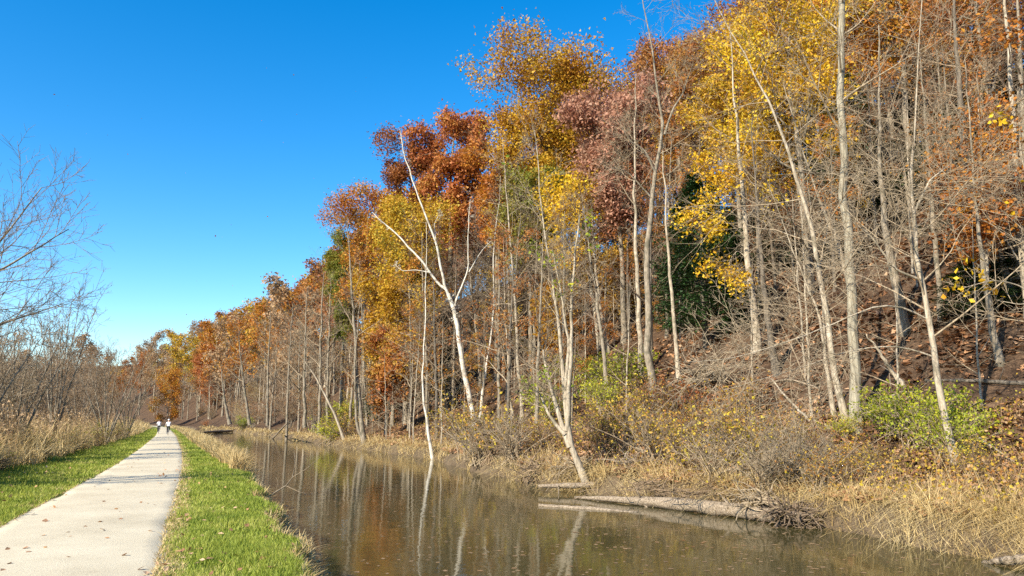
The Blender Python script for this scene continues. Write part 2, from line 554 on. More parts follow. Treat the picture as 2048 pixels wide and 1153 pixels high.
Le = path_l(yy) + wig(yy, 3); Re = path_r(yy) + wig(yy, 5)
Rp = Le[:, None] + (Re - Le)[:, None] * cols[None]
Zp = np.array([-0.03, 0.006, 0.012, 0.022, 0.028, 0.022, 0.012, 0.006, -0.03])[None] + height(Rp + curve(yy)[:, None], np.repeat(yy[:, None], 9, 1))
Vp = np.stack([Rp + curve(yy)[:, None], np.repeat(yy[:, None], 9, 1), Zp], -1)
idx = np.arange(len(yy) * 9).reshape(len(yy), 9)
Q = np.stack([idx[:-1, :-1], idx[:-1, 1:], idx[1:, 1:], idx[1:, :-1]], -1).reshape(-1, 4)
obj('path', mesh_np('path', Vp, Q, None, [M['gravel']], None, True), kind='structure', label='pale crushed limestone towpath')

yy = np.concatenate([np.arange(-40, 60, 1.0), np.arange(60, 620, 6)])
cw = np.linspace(1.2, 17.0, 12)
Vw = np.stack([cw[None] + curve(yy)[:, None], np.repeat(yy[:, None], 12, 1), np.full((len(yy), 12), WATER_Z)], -1)
idx = np.arange(len(yy) * 12).reshape(len(yy), 12)
Q = np.stack([idx[:-1, :-1], idx[:-1, 1:], idx[1:, 1:], idx[1:, :-1]], -1).reshape(-1, 4)
obj('canal_water', mesh_np('canal_water', Vw, Q, None, [M['water']], None, True), kind='structure', label='still muddy brown canal water')


# ------------------------------------------------------------------ grass and litter (stuff)
def blades(rng, x, y, h, w, lean=0.35, seg=1, bend=0.5, dirx=None, zoff=0.0):
    n = len(x)
    z = height(x, y) + zoff
    base = np.stack([x, y, z], -1)
    az = rng.random(n) * 2 * PI
    ld = np.stack([np.cos(az), np.sin(az), np.zeros(n)], -1)
    if dirx is not None:
        ld = nrm(ld + dirx)
    wd = rng.random(n) * PI
    wv = np.stack([np.cos(wd), np.sin(wd), np.zeros(n)], -1) * (w / 2)[:, None]
    lean = lean * rng.uniform(0.2, 1.6, n)
    if seg == 1:
        tip = base + np.array([0, 0, 1.0]) * h[:, None] + ld * (lean * h)[:, None]
        V = np.stack([base - wv, base + wv, tip], 1).reshape(-1, 3)
        return V, None, np.arange(n * 3).reshape(n, 3)
    rows = []
    for j in range(seg + 1):
        s = j / seg
        c = base + np.array([0, 0, 1.0]) * (h * (s - bend * lean * s * s * 0.8))[:, None] + ld * (lean * h * (s ** 1.8) * 1.1)[:, None]
        k = 1 - 0.85 * s
        rows += [c - wv * k, c + wv * k]
    V = np.stack(rows, 1)
    b = np.arange(n)[:, None] * (2 * (seg + 1))
    Qs = [np.stack([b[:, 0] + 2 * j, b[:, 0] + 2 * j + 1, b[:, 0] + 2 * j + 3, b[:, 0] + 2 * j + 2], -1) for j in range(seg)]
    return V.reshape(-1, 3), np.concatenate(Qs), None


def scatter(rng, n, r0, r1, y0, y1, power=2.0):
    """points in towpath coordinates, denser close to the camera"""
    u = rng.random(n)
    k = power - 1
    y = (y0 ** -k + u * (y1 ** -k - y0 ** -k)) ** (-1 / k)
    r = r0(y) + (r1(y) - r0(y)) * rng.random(n) if callable(r0) else r0 + (r1 - r0) * rng.random(n)
    return r, y


rng = np.random.default_rng(11)
S = Soup()
r, y = scatter(rng, 120000, lambda y: path_r(y) - 0.06, lambda y: near_edge(y) - 0.25 - np.clip((y - 30) / 40, 0, 1.2), 6.5, 150, 1.9)
edge = np.clip((r - path_r(y)) / 0.35, 0, 1)
keep = rng.random(len(r)) < (0.25 + 0.75 * edge) * np.clip(0.8 + 0.35 * np.sin(r * 2.1 + y * 0.7) * np.sin(y * 1.3 - r) + 0.25 * np.sin(r * 5 + y * 2.9), 0.25, 1)
r, y = r[keep], y[keep]
h = rng.uniform(0.045, 0.11, len(r)) * (0.55 + 0.45 * edge[keep]) * (1 + 0.3 * np.sin(r * 3 + y * 1.7))
S.add(*blades(rng, r + curve(y), y, h, 0.006 + 0.0011 * y, lean=0.6))
r, y = scatter(rng, 90000, lambda y: verge_l(y) - 0.1, lambda y: path_l(y) + 0.07, 8, 170, 1.9)
h = rng.uniform(0.045, 0.12, len(r)) * (1 + 0.3 * np.sin(r * 3 + y * 1.7)) * (1 + 0.8 * np.clip(verge_l(y) + 0.7 - r, 0, 1))
S.add(*blades(rng, r + curve(y), y, h, 0.006 + 0.0011 * y, lean=0.6))
obj('verge_grass', S.mesh('verge_grass', [M['grass']]), kind='stuff', label='short green mown grass on both sides of the towpath')

# straw along the edges of the path and the near bank
S = Soup()
r, y = scatter(rng, 12000, lambda y: near_edge(y) - 0.35, lambda y: near_edge(y) + 0.1, 6.5, 150, 1.7)
h = rng.uniform(0.05, 0.24, len(r)) * (1 + np.clip((y - 25) / 50, 0, 1.4))
S.add(*blades(rng, r + curve(y), y, h, 0.008 + 0.0009 * y, lean=0.9, seg=2))
r, y = scatter(rng, 9000, lambda y: path_r(y) - 0.1, lambda y: path_r(y) + 0.22, 6.5, 120, 1.8)
S.add(*blades(rng, r + curve(y), y, rng.uniform(0.02, 0.06, len(r)), 0.006 + 0.0009 * y, lean=1.3))
r, y = scatter(rng, 8000, lambda y: path_l(y) - 0.25, lambda y: path_l(y) + 0.08, 8, 120, 1.8)
S.add(*blades(rng, r + curve(y), y, rng.uniform(0.02, 0.06, len(r)), 0.006 + 0.0009 * y, lean=1.3))
r, y = scatter(rng, 11000, lambda y: near_edge(y) - 0.7 - np.clip((y - 30) / 40, 0, 1.1), lambda y: near_edge(y) + 0.05, 28, 230, 1.5)
S.add(*blades(rng, r + curve(y), y, rng.uniform(0.35, 0.85, len(r)), 0.012 + 0.0006 * y, lean=0.7, seg=3))
obj('near_bank_straw', S.mesh('near_bank_straw', [M['straw']]), kind='stuff', label='dry straw coloured grass along the near edge of the canal')

# tall dry meadow on the left
S = Soup()
r, y = scatter(rng, 29000, lambda y: verge_l(y) - 2.6, lambda y: verge_l(y) + 0.1 + 0.25 * np.sin(y * 0.8) + 0.15 * np.sin(y * 2.1), 12, 190, 1.5)
h = rng.uniform(0.8, 2.0, len(r)) * (0.85 + 0.25 * np.sin(y * 0.9 + r)) * (0.8 + 0.35 * np.clip((verge_l(y) - r) / 1.2, 0, 1.2))
S.add(*blades(rng, r + curve(y), y, h, 0.010 + 0.0006 * y, lean=0.75, seg=3, bend=0.7))
obj('tall_meadow_grass', S.mesh('tall_meadow_grass', [M['straw']]), kind='stuff', label='tall arching straw coloured grass left of the towpath')
S = Soup()
r, y = scatter(rng, 18000, lambda y: verge_l(y) - 1.0 - 14 * (y / 60 + 0.15), lambda y: verge_l(y) - 0.8 + 0.4 * np.sin(y * 0.6), 14, 230, 1.4)
h = rng.uniform(1.3, 2.6, len(r)) * (0.85 + 0.2 * np.sin(y * 0.5 + r * 0.7))
x = r + curve(y)
V, Q, T = blades(rng, x, y, h, 0.014 + 0.0006 * y, lean=0.18, seg=2)
S.add(V, Q, T)
tip = V.reshape(len(r), -1, 3)[:, -1]
pts = np.repeat(tip, 7, 0) - np.stack([np.zeros(len(r) * 7), np.zeros(len(r) * 7), rng.random(len(r) * 7) ** 1.5 * 0.7], -1)
V, T = leaf_tris(rng, pts, 0.095, 0.08, 0.2)
S.add(V, None, T)
obj('brown_weeds', S.mesh('brown_weeds', [M['weed']]), kind='stuff', label='brown seed headed weeds standing in the meadow')

# far bank: straw, twigs and small leaves
S = Soup()
nt_ = 1500
nt_ = 2200
tr, ty = scatter(rng, nt_, lambda y: far_edge(y) - 0.12, lambda y: far_edge(y) + 0.8 + 0.9 * np.sin(y * 0.35 + 1) ** 2, 3.5, 230, 1.3)
ok = (~((ty > 12.9) & (ty < 17.2) & (tr < far_edge(ty) + 0.1))) & (((ty < 13.5) & (rng.random(nt_) < 0.62)) | (ty > 44) | ((ty > 17) & (ty < 26)) | (np.sin(ty * 0.9) + 0.6 * np.sin(ty * 2.3 + tr) > -0.1) & (rng.random(nt_) < 0.75))
tr, ty = tr[ok], ty[ok]; nt_ = len(tr)
tw_ = rng.uniform(0.35, 1.25, nt_)
k = rng.integers(0, nt_, 30000)
r = tr[k] + rng.normal(0, 0.16, len(k)); y = ty[k] + rng.normal(0, 0.16, len(k))
h = rng.uniform(0.3, 1.1, len(k)) * tw_[k]
dv = np.stack([(r - tr[k]) * 5 - 0.5, (y - ty[k]) * 5 - 0.2, np.zeros(len(k))], -1)
S.add(*blades(rng, r + curve(y), y, h, 0.009 + 0.0005 * y, lean=1.25, seg=3, bend=0.95, dirx=dv))
obj('far_bank_straw', S.mesh('far_bank_straw', [M['straw']]), kind='stuff', label='tufts of dry straw coloured grass along the far bank')
S = Soup()
r, y = scatter(rng, 16000, lambda y: far_edge(y) + 0.5, lambda y: far_edge(y) + 7.5, 3.5, 120, 1.4)
h = rng.uniform(0.15, 1.2, len(r)) ** 1.3 * (0.7 + 0.5 * np.sin(r * 1.7 + y * 0.9) * np.sin(y * 0.6)) * np.clip(1.25 - (r - far_edge(y)) / 9, 0.3, 1)
V, Q, T = blades(rng, r, y, h, 0.008 + 0.0004 * y, lean=0.6, seg=2)
S.add(V, Q, T, 0)
tp = V.reshape(len(r), -1, 3)
for k, mi_ in ((3, 1), (4, 2)):
    sel = rng.random(len(r)) < (0.55 if mi_ == 1 else 0.25)
    pts = np.repeat(tp[sel][:, -1] * 0.6 + tp[sel][:, 0] * 0.4, k, 0)
    V2, Q2 = leaf_quads(rng, pts, 0.07, 0.22, 0.3)
    S.add(V2, Q2, None, mi_)
obj('bank_undergrowth', S.mesh('bank_undergrowth', [M['weed'], M['brush'], M['tan']]), kind='stuff', label='tangled stems and small fading leaves covering the far bank')

S = Soup()
n = 300000
y = rng.uniform(-6, 75, n); r = far_edge(y) + 0.35 + 44 * rng.random(n) ** 1.15
x = r + curve(y)
keep = ((x * FH[0] + y * FH[1]) > 6) & (np.abs(x * RV[0] + y * RV[1]) < 0.75 * (x * FH[0] + y * FH[1])) & (rng.random(n) < 45 / (20 + x * FH[0] + y * FH[1])) & (rng.random(n) < np.clip(0.45 + 0.5 * np.sin(x * 0.9 + y * 0.55) * np.sin(y * 0.8 - x * 0.35) + 0.35 * np.sin(x * 2.3 + 1) * np.sin(y * 2.1), 0.04, 1))
x, y = x[keep], y[keep]
P = np.stack([x, y, height(x, y) + rng.uniform(0.03, 0.11, len(x))], -1)
V, T = leaf_tris(rng, P, 0.21, 0.0, 0.74)
S.add(V, None, T)
obj('fallen_leaves', S.mesh('fallen_leaves', [M['litter_leaf']]), kind='stuff', label='brown fallen leaves covering the hillside')
S = Soup()
r, y = scatter(rng, 900, lambda y: -4.3 + 0 * y, lambda y: near_edge(y) - 0.3, 7, 70, 1.6)
keep = (r > 0.1) | (r < -2.4) | (rng.random(len(r)) < 0.25)
P = np.stack([r, y, height(r, y) + np.where((r > 0.1) | (r < -2.5), 0.07, 0.032)], -1)[keep]
V, Q = leaf_quads(rng, P, 0.085, 0.0, 0.7)
S.add(V, Q)
obj('scattered_leaves', S.mesh('scattered_leaves', [M['litter_leaf']]), kind='stuff', label='scattered brown leaves on the grass and towpath')
S = Soup()
r, y = scatter(rng, 1100, lambda y: near_edge(y) + 0.2, lambda y: far_edge(y) - 0.3, 7, 80, 1.5)
P = np.stack([r, y, np.full(len(r), WATER_Z + 0.006)], -1)
V, Q = leaf_quads(rng, P, 0.10, 0.0, 0.995)
V[:, 2] = np.maximum(V[:, 2], WATER_Z + 0.004)
S.add(V, Q)
obj('floating_leaves', S.mesh('floating_leaves', [M['tan']]), kind='stuff', label='small pale leaves floating on the canal')


# ------------------------------------------------------------------ trees
def tree_meshes(seed, stems, bark, twig, n1=14, n2=7, n3=5, t0=0.4, L1=None, a1=0.95, up=0.35, leaf=None, nleaf=18, lsize=0.17,
                spread=0.22, n4=0, rmin=0.006, tw=3, ls_t0=0.3, trunk_k=9, name='tree', top=1.0, wob=0.10, flare=True, rr1=0.5, leafon=1.0, quad=False):
    """stems: list of (points, radii) with the base at the origin. Returns trunk, branches and crown meshes."""
    rng = np.random.default_rng(seed)
    P0 = np.stack([resample(p, r_, 18, rng, 0.012 * np.linalg.norm(np.asarray(p)[-1] - np.asarray(p)[0]) / 6)[0] for p, r_ in stems])
    R0 = np.stack([resample(p, r_, 18)[1] for p, r_ in stems])
    if flare:
        R0[0, 0] *= 1.35; R0[0, 1] *= 1.08
    Hh = P0[0, -1, 2]
    if L1 is None:
        L1 = lambda pi_, t, b: 0.28 * Hh * (1.1 - 0.75 * t)
    S = Soup()
    V, Q = tubes(P0, R0, trunk_k); S.add(V, Q)
    P1, R1, l1 = grow(rng, P0, R0, n1, t0, top, a1, L1, m=6, up=up, wob=wob, rr=rr1, rmin=rmin * 1.6)
    B = Soup()
    V, Q = tubes(P1, R1, 5); B.add(V, Q)
    P2, R2, l2 = grow(rng, P1, R1, n2, 0.25, 1.0, 0.75, lambda p_, t, b: l1[p_] * 0.58 * (1.15 - 0.6 * t), m=4, up=up * 0.7, wob=wob * 1.2, rr=0.6, rmin=rmin * 1.2)
    V, Q = tubes(P2, R2, 4 if tw > 3 else 3); B.add(V, Q)
    P3, R3, l3 = grow(rng, P2, R2, n3, 0.2, 1.0, 0.7, lambda p_, t, b: l2[p_] * 0.55 * (1.15 - 0.6 * t), m=3, up=0.2, wob=wob * 1.3, rr=0.65, rmin=rmin)
    V, Q = tubes(P3[::2], R3[::2], 3) if (leaf is not None and leafon > 0.5 and n4 == 0) else tubes(P3, R3, 3)
    B.add(V, Q)
    if n4:
        P4, R4, _ = grow(rng, P3, R3, n4, 0.15, 1.0, 0.65, lambda p_, t, b: l3[p_] * 0.6 * (1.1 - 0.5 * t), m=2, up=0.15, wob=0.15, rr=0.7, rmin=rmin * 0.85)
        V, Q = tubes(P4, R4, 3); B.add(V, Q)
    out = {'trunk': S.mesh(name + '_trunk', [bark], True), 'branches': B.mesh(name + '_branches', [twig], True)}
    if leaf is not None:
        sel3 = np.repeat(rng.random(len(P2)) < leafon, n3)
        pp = P3[sel3]
        pp = np.stack([pp[:, 0] * .5 + pp[:, 1] * .5, pp[:, 1], pp[:, 2]], 1).reshape(-1, 3)
        pts = np.repeat(pp, max(1, int(round(nleaf / 3))), 0)
        Lf = Soup()
        if quad:
            Lf.add(*leaf_quads(rng, pts, lsize, spread, 0.35))
        else:
            V, T_ = leaf_tris(rng, pts, lsize, spread, 0.35); Lf.add(V, None, T_)
        out['crown'] = Lf.mesh(name + '_crown', [leaf])
    if leaf is None:
        pass
    return out


def place(name, label, cat, meshes, loc, rotz=0.0, scale=1.0, group=None, mats=None):
    t = thing(name, label, cat, loc, rotz, scale, group)
    for k, me in meshes.items():
        o = obj(k, me, t)
        if mats and k in mats:
            o.material_slots[0].link = 'OBJECT'
            o.material_slots[0].material = mats[k]
    return t


def crown_profile(zb, zt, Rc):
    def f(pi_, t, b):
        s = np.clip((b[:, 2] - zb) / max(0.1, zt - zb), 0, 1)
        return Rc * np.sqrt(np.clip(1 - (s * 1.55 - 0.78) ** 2, 0.1, 1)) * 1.0
    return f


HERO = []      # (px, py, name) of trees that other labels refer to


def leafy(px, r, top, bottom, hw, pal, label, seed, name='oak_tree', cat='tree', bark='bark_grey', dens=1.0, lsize=0.2, n1=16, lean=0.0, trunk_r=None, group=None, leafon=1.0, spread=0.24):
    x, y, D = at_r(px, (top + bottom) / 2, r)
    z = H1(x, y)
    zt = at_depth(px, top, x * FH[0] + y * FH[1])[2] - z
    zb = at_depth(px, bottom, x * FH[0] + y * FH[1])[2] - z
    Rc = hw / F_PX * D * 0.98
    tr = trunk_r or max(0.12, zt * 0.011)
    g = np.random.default_rng(seed)
    ln = lean * zt
    stem = [(0, 0, -0.3), (ln * 0.2, 0, zt * 0.3), (ln * 0.6, g.normal(0, .3), zt * 0.65), (ln, g.normal(0, .3), zt * 0.86)]
    t0 = np.clip((zb + (zt - zb) * 0.05) / zt * 0.9, 0.12, 0.85)
    ms = tree_meshes(seed, [(stem, [tr, tr * .8, tr * .5, tr * .12])], M[bark], M[bark], n1=n1 + 6, n2=9, n3=6, t0=t0, L1=crown_profile(zb, zt, Rc), a1=1.15, up=0.4,
                     leaf=M[pal], nleaf=15 * dens, lsize=lsize, spread=0.07 * Rc + 0.14, rmin=0.012, name=name, leafon=leafon)
    return place(name, label, cat, ms, (x, y, z), 0.0, 1.0, group)


def stem3d(pxs, D, base, dd=0.0):
    pts = [at_depth(a, b, D + dd * i) for i, (a, b) in enumerate(pxs)]
    return np.array(pts) - base


def bare(px_stem, r0, label, seed, name='bare_tree', cat='tree', bark='bark_pale', twig='twig', limbs=(), n1=14, n2=6, n3=5, n4=0, t0=0.4, L1=0.3, a1=0.95, up=0.3, leaf=None, nleaf=0,
         lsize=0.13, D=None, tip=0.1, rmin=0.0052, base=None, leafon=0.3, extend=2.2, spread=0.12):
    r0 *= 0.72
    b = hit(*px_stem[0]) if base is None else np.array(base)
    if D is None:
        D = b[0] * FH[0] + b[1] * FH[1]
    b = at_depth(*px_stem[0], D)
    b[2] = H1(b[0], b[1]) if abs(H1(b[0], b[1]) - b[2]) < 2.5 else b[2]
    pts = stem3d(px_stem, D, b)
    pts[0] = (0, 0, -0.25)
    if extend:
        d = nrm(pts[-1] - pts[-2]); pts = np.vstack([pts, pts[-1] + (d + np.array([0, 0, 0.4])) * extend])
    n = len(pts)
    s = np.linspace(0, 1, n)
    stems = [(pts, r0 * (1 - (1 - tip) * s))]
    for k, (lp, lr) in enumerate(limbs):
        q = stem3d(lp, D, b, (0.12 if k % 2 else -0.12))
        stems.append((q, 0.72 * lr * np.linspace(1, 0.25, len(q))))
    Ht = np.linalg.norm(pts[-1])
    ms = tree_meshes(seed, stems, M[bark], M[twig], n1=n1, n2=n2, n3=n3, n4=n4, t0=t0, L1=lambda p_, t, bb: L1 * Ht * (1.15 - 0.7 * t) * np.where(p_ == 0, 1, 0.6), a1=a1, up=up,
                     leaf=M[leaf] if leaf else None, nleaf=nleaf, lsize=lsize, spread=spread, rmin=rmin, name=name, leafon=leafon, rr1=0.34, quad=True)
    HERO.append((px_stem[0][0], px_stem[0][1], label))
    return place(name, label, cat, ms, tuple(b))


# --- the trees along the far bank, from left to right
bare([(730, 884), (719, 830), (714, 736), (711, 674), (706, 611), (702, 560), (698, 505)], 0.30, 'tall grey trunk forked at its foot, left of the small red leaved tree', 101,
     limbs=[([(728, 884), (714, 860), (711, 790), (709, 730), (716, 660)], 0.22)], t0=0.45, L1=0.2, bark='bark_grey')
bare([(736, 850), (728, 767), (727, 700), (725, 642), (722, 580)], 0.24, 'slim grey trunk close behind the forked trunk at the canal edge', 102, t0=0.5, L1=0.2, bark='bark_grey')
bare([(823, 852), (825, 800), (825, 767), (823, 699), (820, 640), (818, 560)], 0.30, 'straight pale grey trunk beside the small red leaved tree', 103, t0=0.45, L1=0.22)
bare([(867, 918), (858, 880), (855, 861), (848, 811), (845, 780), (847, 711), (850, 620), (852, 540)], 0.15, 'slender white trunk rising straight out of the canal edge, leaning left', 104, bark='bark_white', t0=0.35, L1=0.22, leaf='gold', nleaf=4, leafon=0.15)
bare([(955, 865), (938, 790), (925, 725), (915, 655), (908, 615), (897, 588)], 0.27, 'white barked sycamore with crooked spreading limbs on the far bank', 105, name='sycamore_tree', bark='bark_white', twig='bark_white', tip=0.75, extend=0, t0=0.75, L1=0.12, n1=5,
     limbs=[([(897, 590), (883, 562), (881, 530), (872, 480), (858, 448), (838, 400), (822, 350), (806, 300), (800, 262)], 0.15),
            ([(893, 580), (870, 563), (855, 535), (835, 512), (820, 500), (800, 475), (780, 455), (757, 440), (745, 425)], 0.14),
            ([(910, 612), (916, 585), (929, 562), (938, 540), (936, 510), (936, 470), (940, 400)], 0.11),
            ([(858, 545), (830, 540), (805, 543), (790, 530)], 0.05), ([(872, 480), (868, 450), (880, 425)], 0.05), ([(938, 545), (955, 515), (964, 501), (985, 480)], 0.06)], n2=6, n3=5, rmin=0.008)
bare([(958, 840), (968, 760), (978, 700), (988, 640), (989, 590), (985, 530), (990, 470), (995, 430)], 0.13, 'thin white trunk crossing behind the white sycamore, leaning right', 106, bark='bark_white', t0=0.45, L1=0.2)
bare([(1045, 845), (1040, 780), (1035, 690), (1030, 610), (1025, 540), (1015, 430), (1010, 360)], 0.20, 'slender tan trunk with dense fine twigs right of the white sycamore', 107, t0=0.3, L1=0.26, n1=22, n4=2)
bare([(1025, 840), (1018, 770), (1015, 700), (1010, 640), (1008, 560)], 0.16, 'thin tan trunk standing just left of the slender tan one with dense twigs', 108, t0=0.35, L1=0.25)
bare([(1178, 968), (1157, 934), (1143, 898), (1133, 861), (1131, 804), (1125, 743), (1123, 686), (1118, 636), (1110, 606), (1097, 520), (1085, 430)], 0.17, 'many stemmed pale tree leaning out over the canal by the floating logs', 109, name='leaning_tree',
     limbs=[([(1134, 862), (1137, 804), (1140, 743), (1144, 686), (1142, 598), (1152, 500), (1160, 430)], 0.13), ([(1140, 895), (1125, 855), (1106, 789), (1093, 743), (1086, 700)], 0.15),
            ([(1131, 800), (1133, 740), (1139, 690), (1130, 640), (1122, 583), (1105, 500)], 0.1), ([(1130, 870), (1112, 850), (1095, 825), (1085, 800), (1078, 785)], 0.1)], t0=0.45, n1=12, L1=0.26, n2=6, n3=5, leaf='lime', nleaf=3, leafon=0.05, n4=2)
bare([(1200, 700), (1190, 620), (1180, 560), (1172, 480), (1165, 440)], 0.26, 'pale broken topped trunk leaning left on the slope behind the many stemmed tree', 110, t0=0.7, n1=5, L1=0.15, tip=0.5, extend=0)
bare([(1218, 705), (1205, 640), (1195, 570), (1188, 510), (1183, 400)], 0.2, 'slim trunk close beside the broken topped pale trunk', 111, t0=0.5, L1=0.2)
bare([(1286, 748), (1280, 675), (1274, 574), (1273, 484), (1270, 415), (1268, 330), (1270, 240)], 0.25, 'pale straight trunk with bare side shoots left of the tallest grey trunk', 112, t0=0.5, L1=0.2)
bare([(1307, 800), (1299, 710), (1292, 644), (1292, 553), (1294, 484), (1300, 415), (1306, 375), (1320, 320), (1329, 270), (1322, 210), (1312, 130), (1300, 80)], 0.25, 'tallest grey trunk with high bare forking limbs, left of the dark hemlock', 113,
     limbs=[([(1312, 350), (1290, 300), (1262, 285), (1240, 250)], 0.08), ([(1329, 270), (1345, 220), (1365, 190), (1385, 130)], 0.09), ([(1306, 400), (1280, 370), (1250, 340), (1210, 335)], 0.06)], t0=0.5, n1=16, L1=0.17, bark='bark_grey')
bare([(1359, 758), (1351, 675), (1344, 588), (1337, 519), (1332, 449), (1330, 380), (1325, 300)], 0.15, 'thin pale trunk standing against the dark hemlock', 114, t0=0.55, L1=0.16)
bare([(1514, 706), (1509, 640), (1501, 560), (1493, 480), (1489, 420), (1481, 330), (1472, 240), (1468, 180)], 0.25, 'smooth pale trunk with hanging golden leaf sprays right of the hemlock', 115, t0=0.38, L1=0.19, n1=9, leaf='yellow', nleaf=15, leafon=0.17, lsize=0.14, spread=0.26,
     limbs=[([(1490, 450), (1460, 420), (1430, 425), (1405, 450)], 0.04), ([(1497, 520), (1475, 500), (1460, 520), (1455, 550)], 0.03), ([(1482, 340), (1450, 320), (1425, 340)], 0.04)])
bare([(1556, 748), (1541, 680), (1531, 600), (1523, 540), (1518, 460), (1512, 380)], 0.22, 'dark trunk just right of the smooth pale trunk', 116, bark='bark_dark', t0=0.5, L1=0.2)
bare([(1714, 864), (1709, 760), (1704, 650), (1700, 560), (1696, 460), (1691, 400), (1688, 300), (1684, 200), (1680, 90), (1678, -60)], 0.24, 'thick straight trunk with ridged bark at the edge of the slope', 117, bark='bark_ridged', t0=0.5, L1=0.2, n1=12, tip=0.5)
bare([(1699, 856), (1680, 790), (1665, 720), (1655, 650), (1640, 540), (1624, 455), (1605, 390), (1577, 305), (1552, 230), (1522, 165), (1490, 120)], 0.16, 'long slim trunk leaning left in front of the thick ridged trunk', 118, t0=0.28, L1=0.38, n1=26, n2=7, n3=5, n4=1, a1=1.1, up=0.1)
bare([(1672, 832), (1658, 770), (1650, 710), (1646, 660), (1630, 600), (1600, 540)], 0.12, 'short thin stem leaning left beside the long slim trunk', 119, t0=0.3, L1=0.4, n1=9, n4=1, a1=1.1, up=0.0)
bare([(1917, 934), (1902, 870), (1882, 780), (1866, 695), (1852, 625), (1841, 560), (1836, 500), (1826, 420), (1820, 350), (1828, 250), (1835, 170)], 0.13, 'pale trunk leaning left behind the bright yellow green bush', 120,
     limbs=[([(1856, 640), (1800, 608), (1740, 612), (1690, 640), (1560, 690), (1460, 720), (1370, 725)], 0.035), ([(1870, 715), (1800, 690), (1700, 700), (1590, 740), (1450, 780)], 0.03),
            ([(1840, 560), (1790, 540), (1740, 470), (1700, 440)], 0.05), ([(1826, 430), (1860, 360), (1900, 330)], 0.05)], t0=0.25, L1=0.34, n1=22, n2=6, n3=5, n4=1, a1=1.1, up=0.05)
bare([(2002, 730), (1986, 660), (1976, 600), (1966, 540), (1956, 470), (1950, 400), (1944, 300)], 0.16, 'grey trunk in deep shade right of the pale leaning trunk', 121, bark='bark_grey', t0=0.45, L1=0.25, n1=14, n4=2)
bare([(1812, 665), (1797, 590), (1781, 520), (1770, 450), (1763, 400), (1758, 320), (1760, 200)], 0.27, 'mottled grey trunk on the leafy slope between ridged and leaning trunks', 122, bark='bark_grey', t0=0.5, L1=0.22)
bare([(2020, 600), (1985, 475), (1960, 410), (1938, 365), (1925, 280), (1918, 180), (1912, 60)], 0.34, 'dark thick forked trunk high on the slope at the right', 123, bark='bark_dark', twig='twig_brown',
     limbs=[([(2035, 560), (2020, 451), (1995, 405), (1964, 373)], 0.28), ([(1964, 373), (1955, 300), (1975, 220), (2000, 120)], 0.15)], t0=0.45, L1=0.22, n1=14)
bare([(1700, 560), (1675, 480), (1650, 430), (1630, 380)], 0.2, 'pale leaning trunk up the slope behind the ridged trunk', 124, extend=4, t0=0.5, L1=0.3)
bare([(2060, 640), (2040, 480), (2030, 330), (2020, 160), (2010, 0)], 0.2, 'grey trunk with orange leaf sprays at the right edge', 125, t0=0.3, L1=0.26, n1=12, leaf='orange', nleaf=18, leafon=0.28, lsize=0.14, a1=1.2, up=-0.05, spread=0.22,
     limbs=[([(2040, 470), (2010, 410), (1985, 390)], 0.04), ([(2036, 520), (2010, 475), (1985, 470)], 0.04), ([(2030, 330), (1990, 290), (1965, 280)], 0.04)])
bare([(2125, 900), (2110, 760), (2095, 640), (2085, 560), (2075, 450)], 0.12, 'bare limb with a few bright yellow leaves reaching in at the right edge', 127, t0=0.5, L1=0.2, n1=4, n2=4, n3=3, leaf='yellow', nleaf=4, leafon=0.22, lsize=0.14,
     limbs=[([(2095, 620), (2040, 570), (1985, 560), (1915, 580)], 0.03), ([(2090, 600), (2040, 610), (1990, 600)], 0.025)])
bare([(690, 880), (668, 825), (640, 770), (612, 725), (590, 700)], 0.2, 'bare dead tree leaning left over the far canal', 126, D=72, extend=0, t0=0.5, L1=0.3, n1=8)
for k, (bx, by, tx, ty, r_) in enumerate([(610, 850, 612, 640, .2), (640, 850, 645, 600, .22), (655, 850, 660, 610, .24), (575, 850, 580, 690, .2), (535, 848, 540, 660, .2), (500, 847, 480, 700, .25), (460, 846, 445, 770, .3)]):
    bare([(bx, by), ((bx + tx) / 2 - 2, (by + ty) / 2), (tx, ty)], r_ * 1.2, 'x', 140 + k, D=76 + 7 * k, t0=0.35, L1=0.3, n1=16, n3=6, bark='bark_grey', up=0.6)
    o = [q for q in COL.objects if q.get('label') == 'x'][0]
    o['label'] = ['bare grey tree, third left of the forked trunk', 'bare grey tree, second left of the forked trunk', 'bare grey tree immediately left of the forked trunk', 'bare grey tree above the leaning dead tree',
                  'bare grey tree on the distant bank just left of the leaning dead tree', 'leaning pale trunk on the distant bank right of the small red tree', 'short pale trunk leaning left beneath the small red tree'][k]
    o['group'] = 'bare trees lining the distant far bank'

# --- the leafy crowns
leafy(1108, 31, 122, 350, 138, 'gold', 'tallest golden oak with broad crown against the sky', 201, dens=2.6, lsize=0.21, n1=24, lean=-0.03, bark='bark_dark')
leafy(1238, 29, 160, 410, 92, 'purple', 'dusky russet oak beside the tallest golden oak', 202, dens=1.9, lsize=0.22)
leafy(1350, 42, 50, 240, 95, 'rust', 'brown oak cresting the skyline right of the golden oak', 203, dens=1.3)
leafy(905, 25, 178, 430, 78, 'red', 'red brown oak topping the skyline behind the white sycamore', 204, dens=2.0, lsize=0.24)
leafy(825, 22, 232, 430, 58, 'rust', 'russet oak stepping down left of the red brown oak', 205, dens=1.5)
leafy(995, 27, 268, 450, 55, 'orange', 'smaller orange red oak between red brown and golden oaks', 206, dens=1.5)
leafy(735, 20.5, 348, 570, 72, 'orange', 'orange oak at the left shoulder of the wooded slope', 207, dens=1.6)
leafy(820, 20, 380, 600, 85, 'gold', 'golden orange oak directly behind the sycamore limbs', 208, dens=1.4)
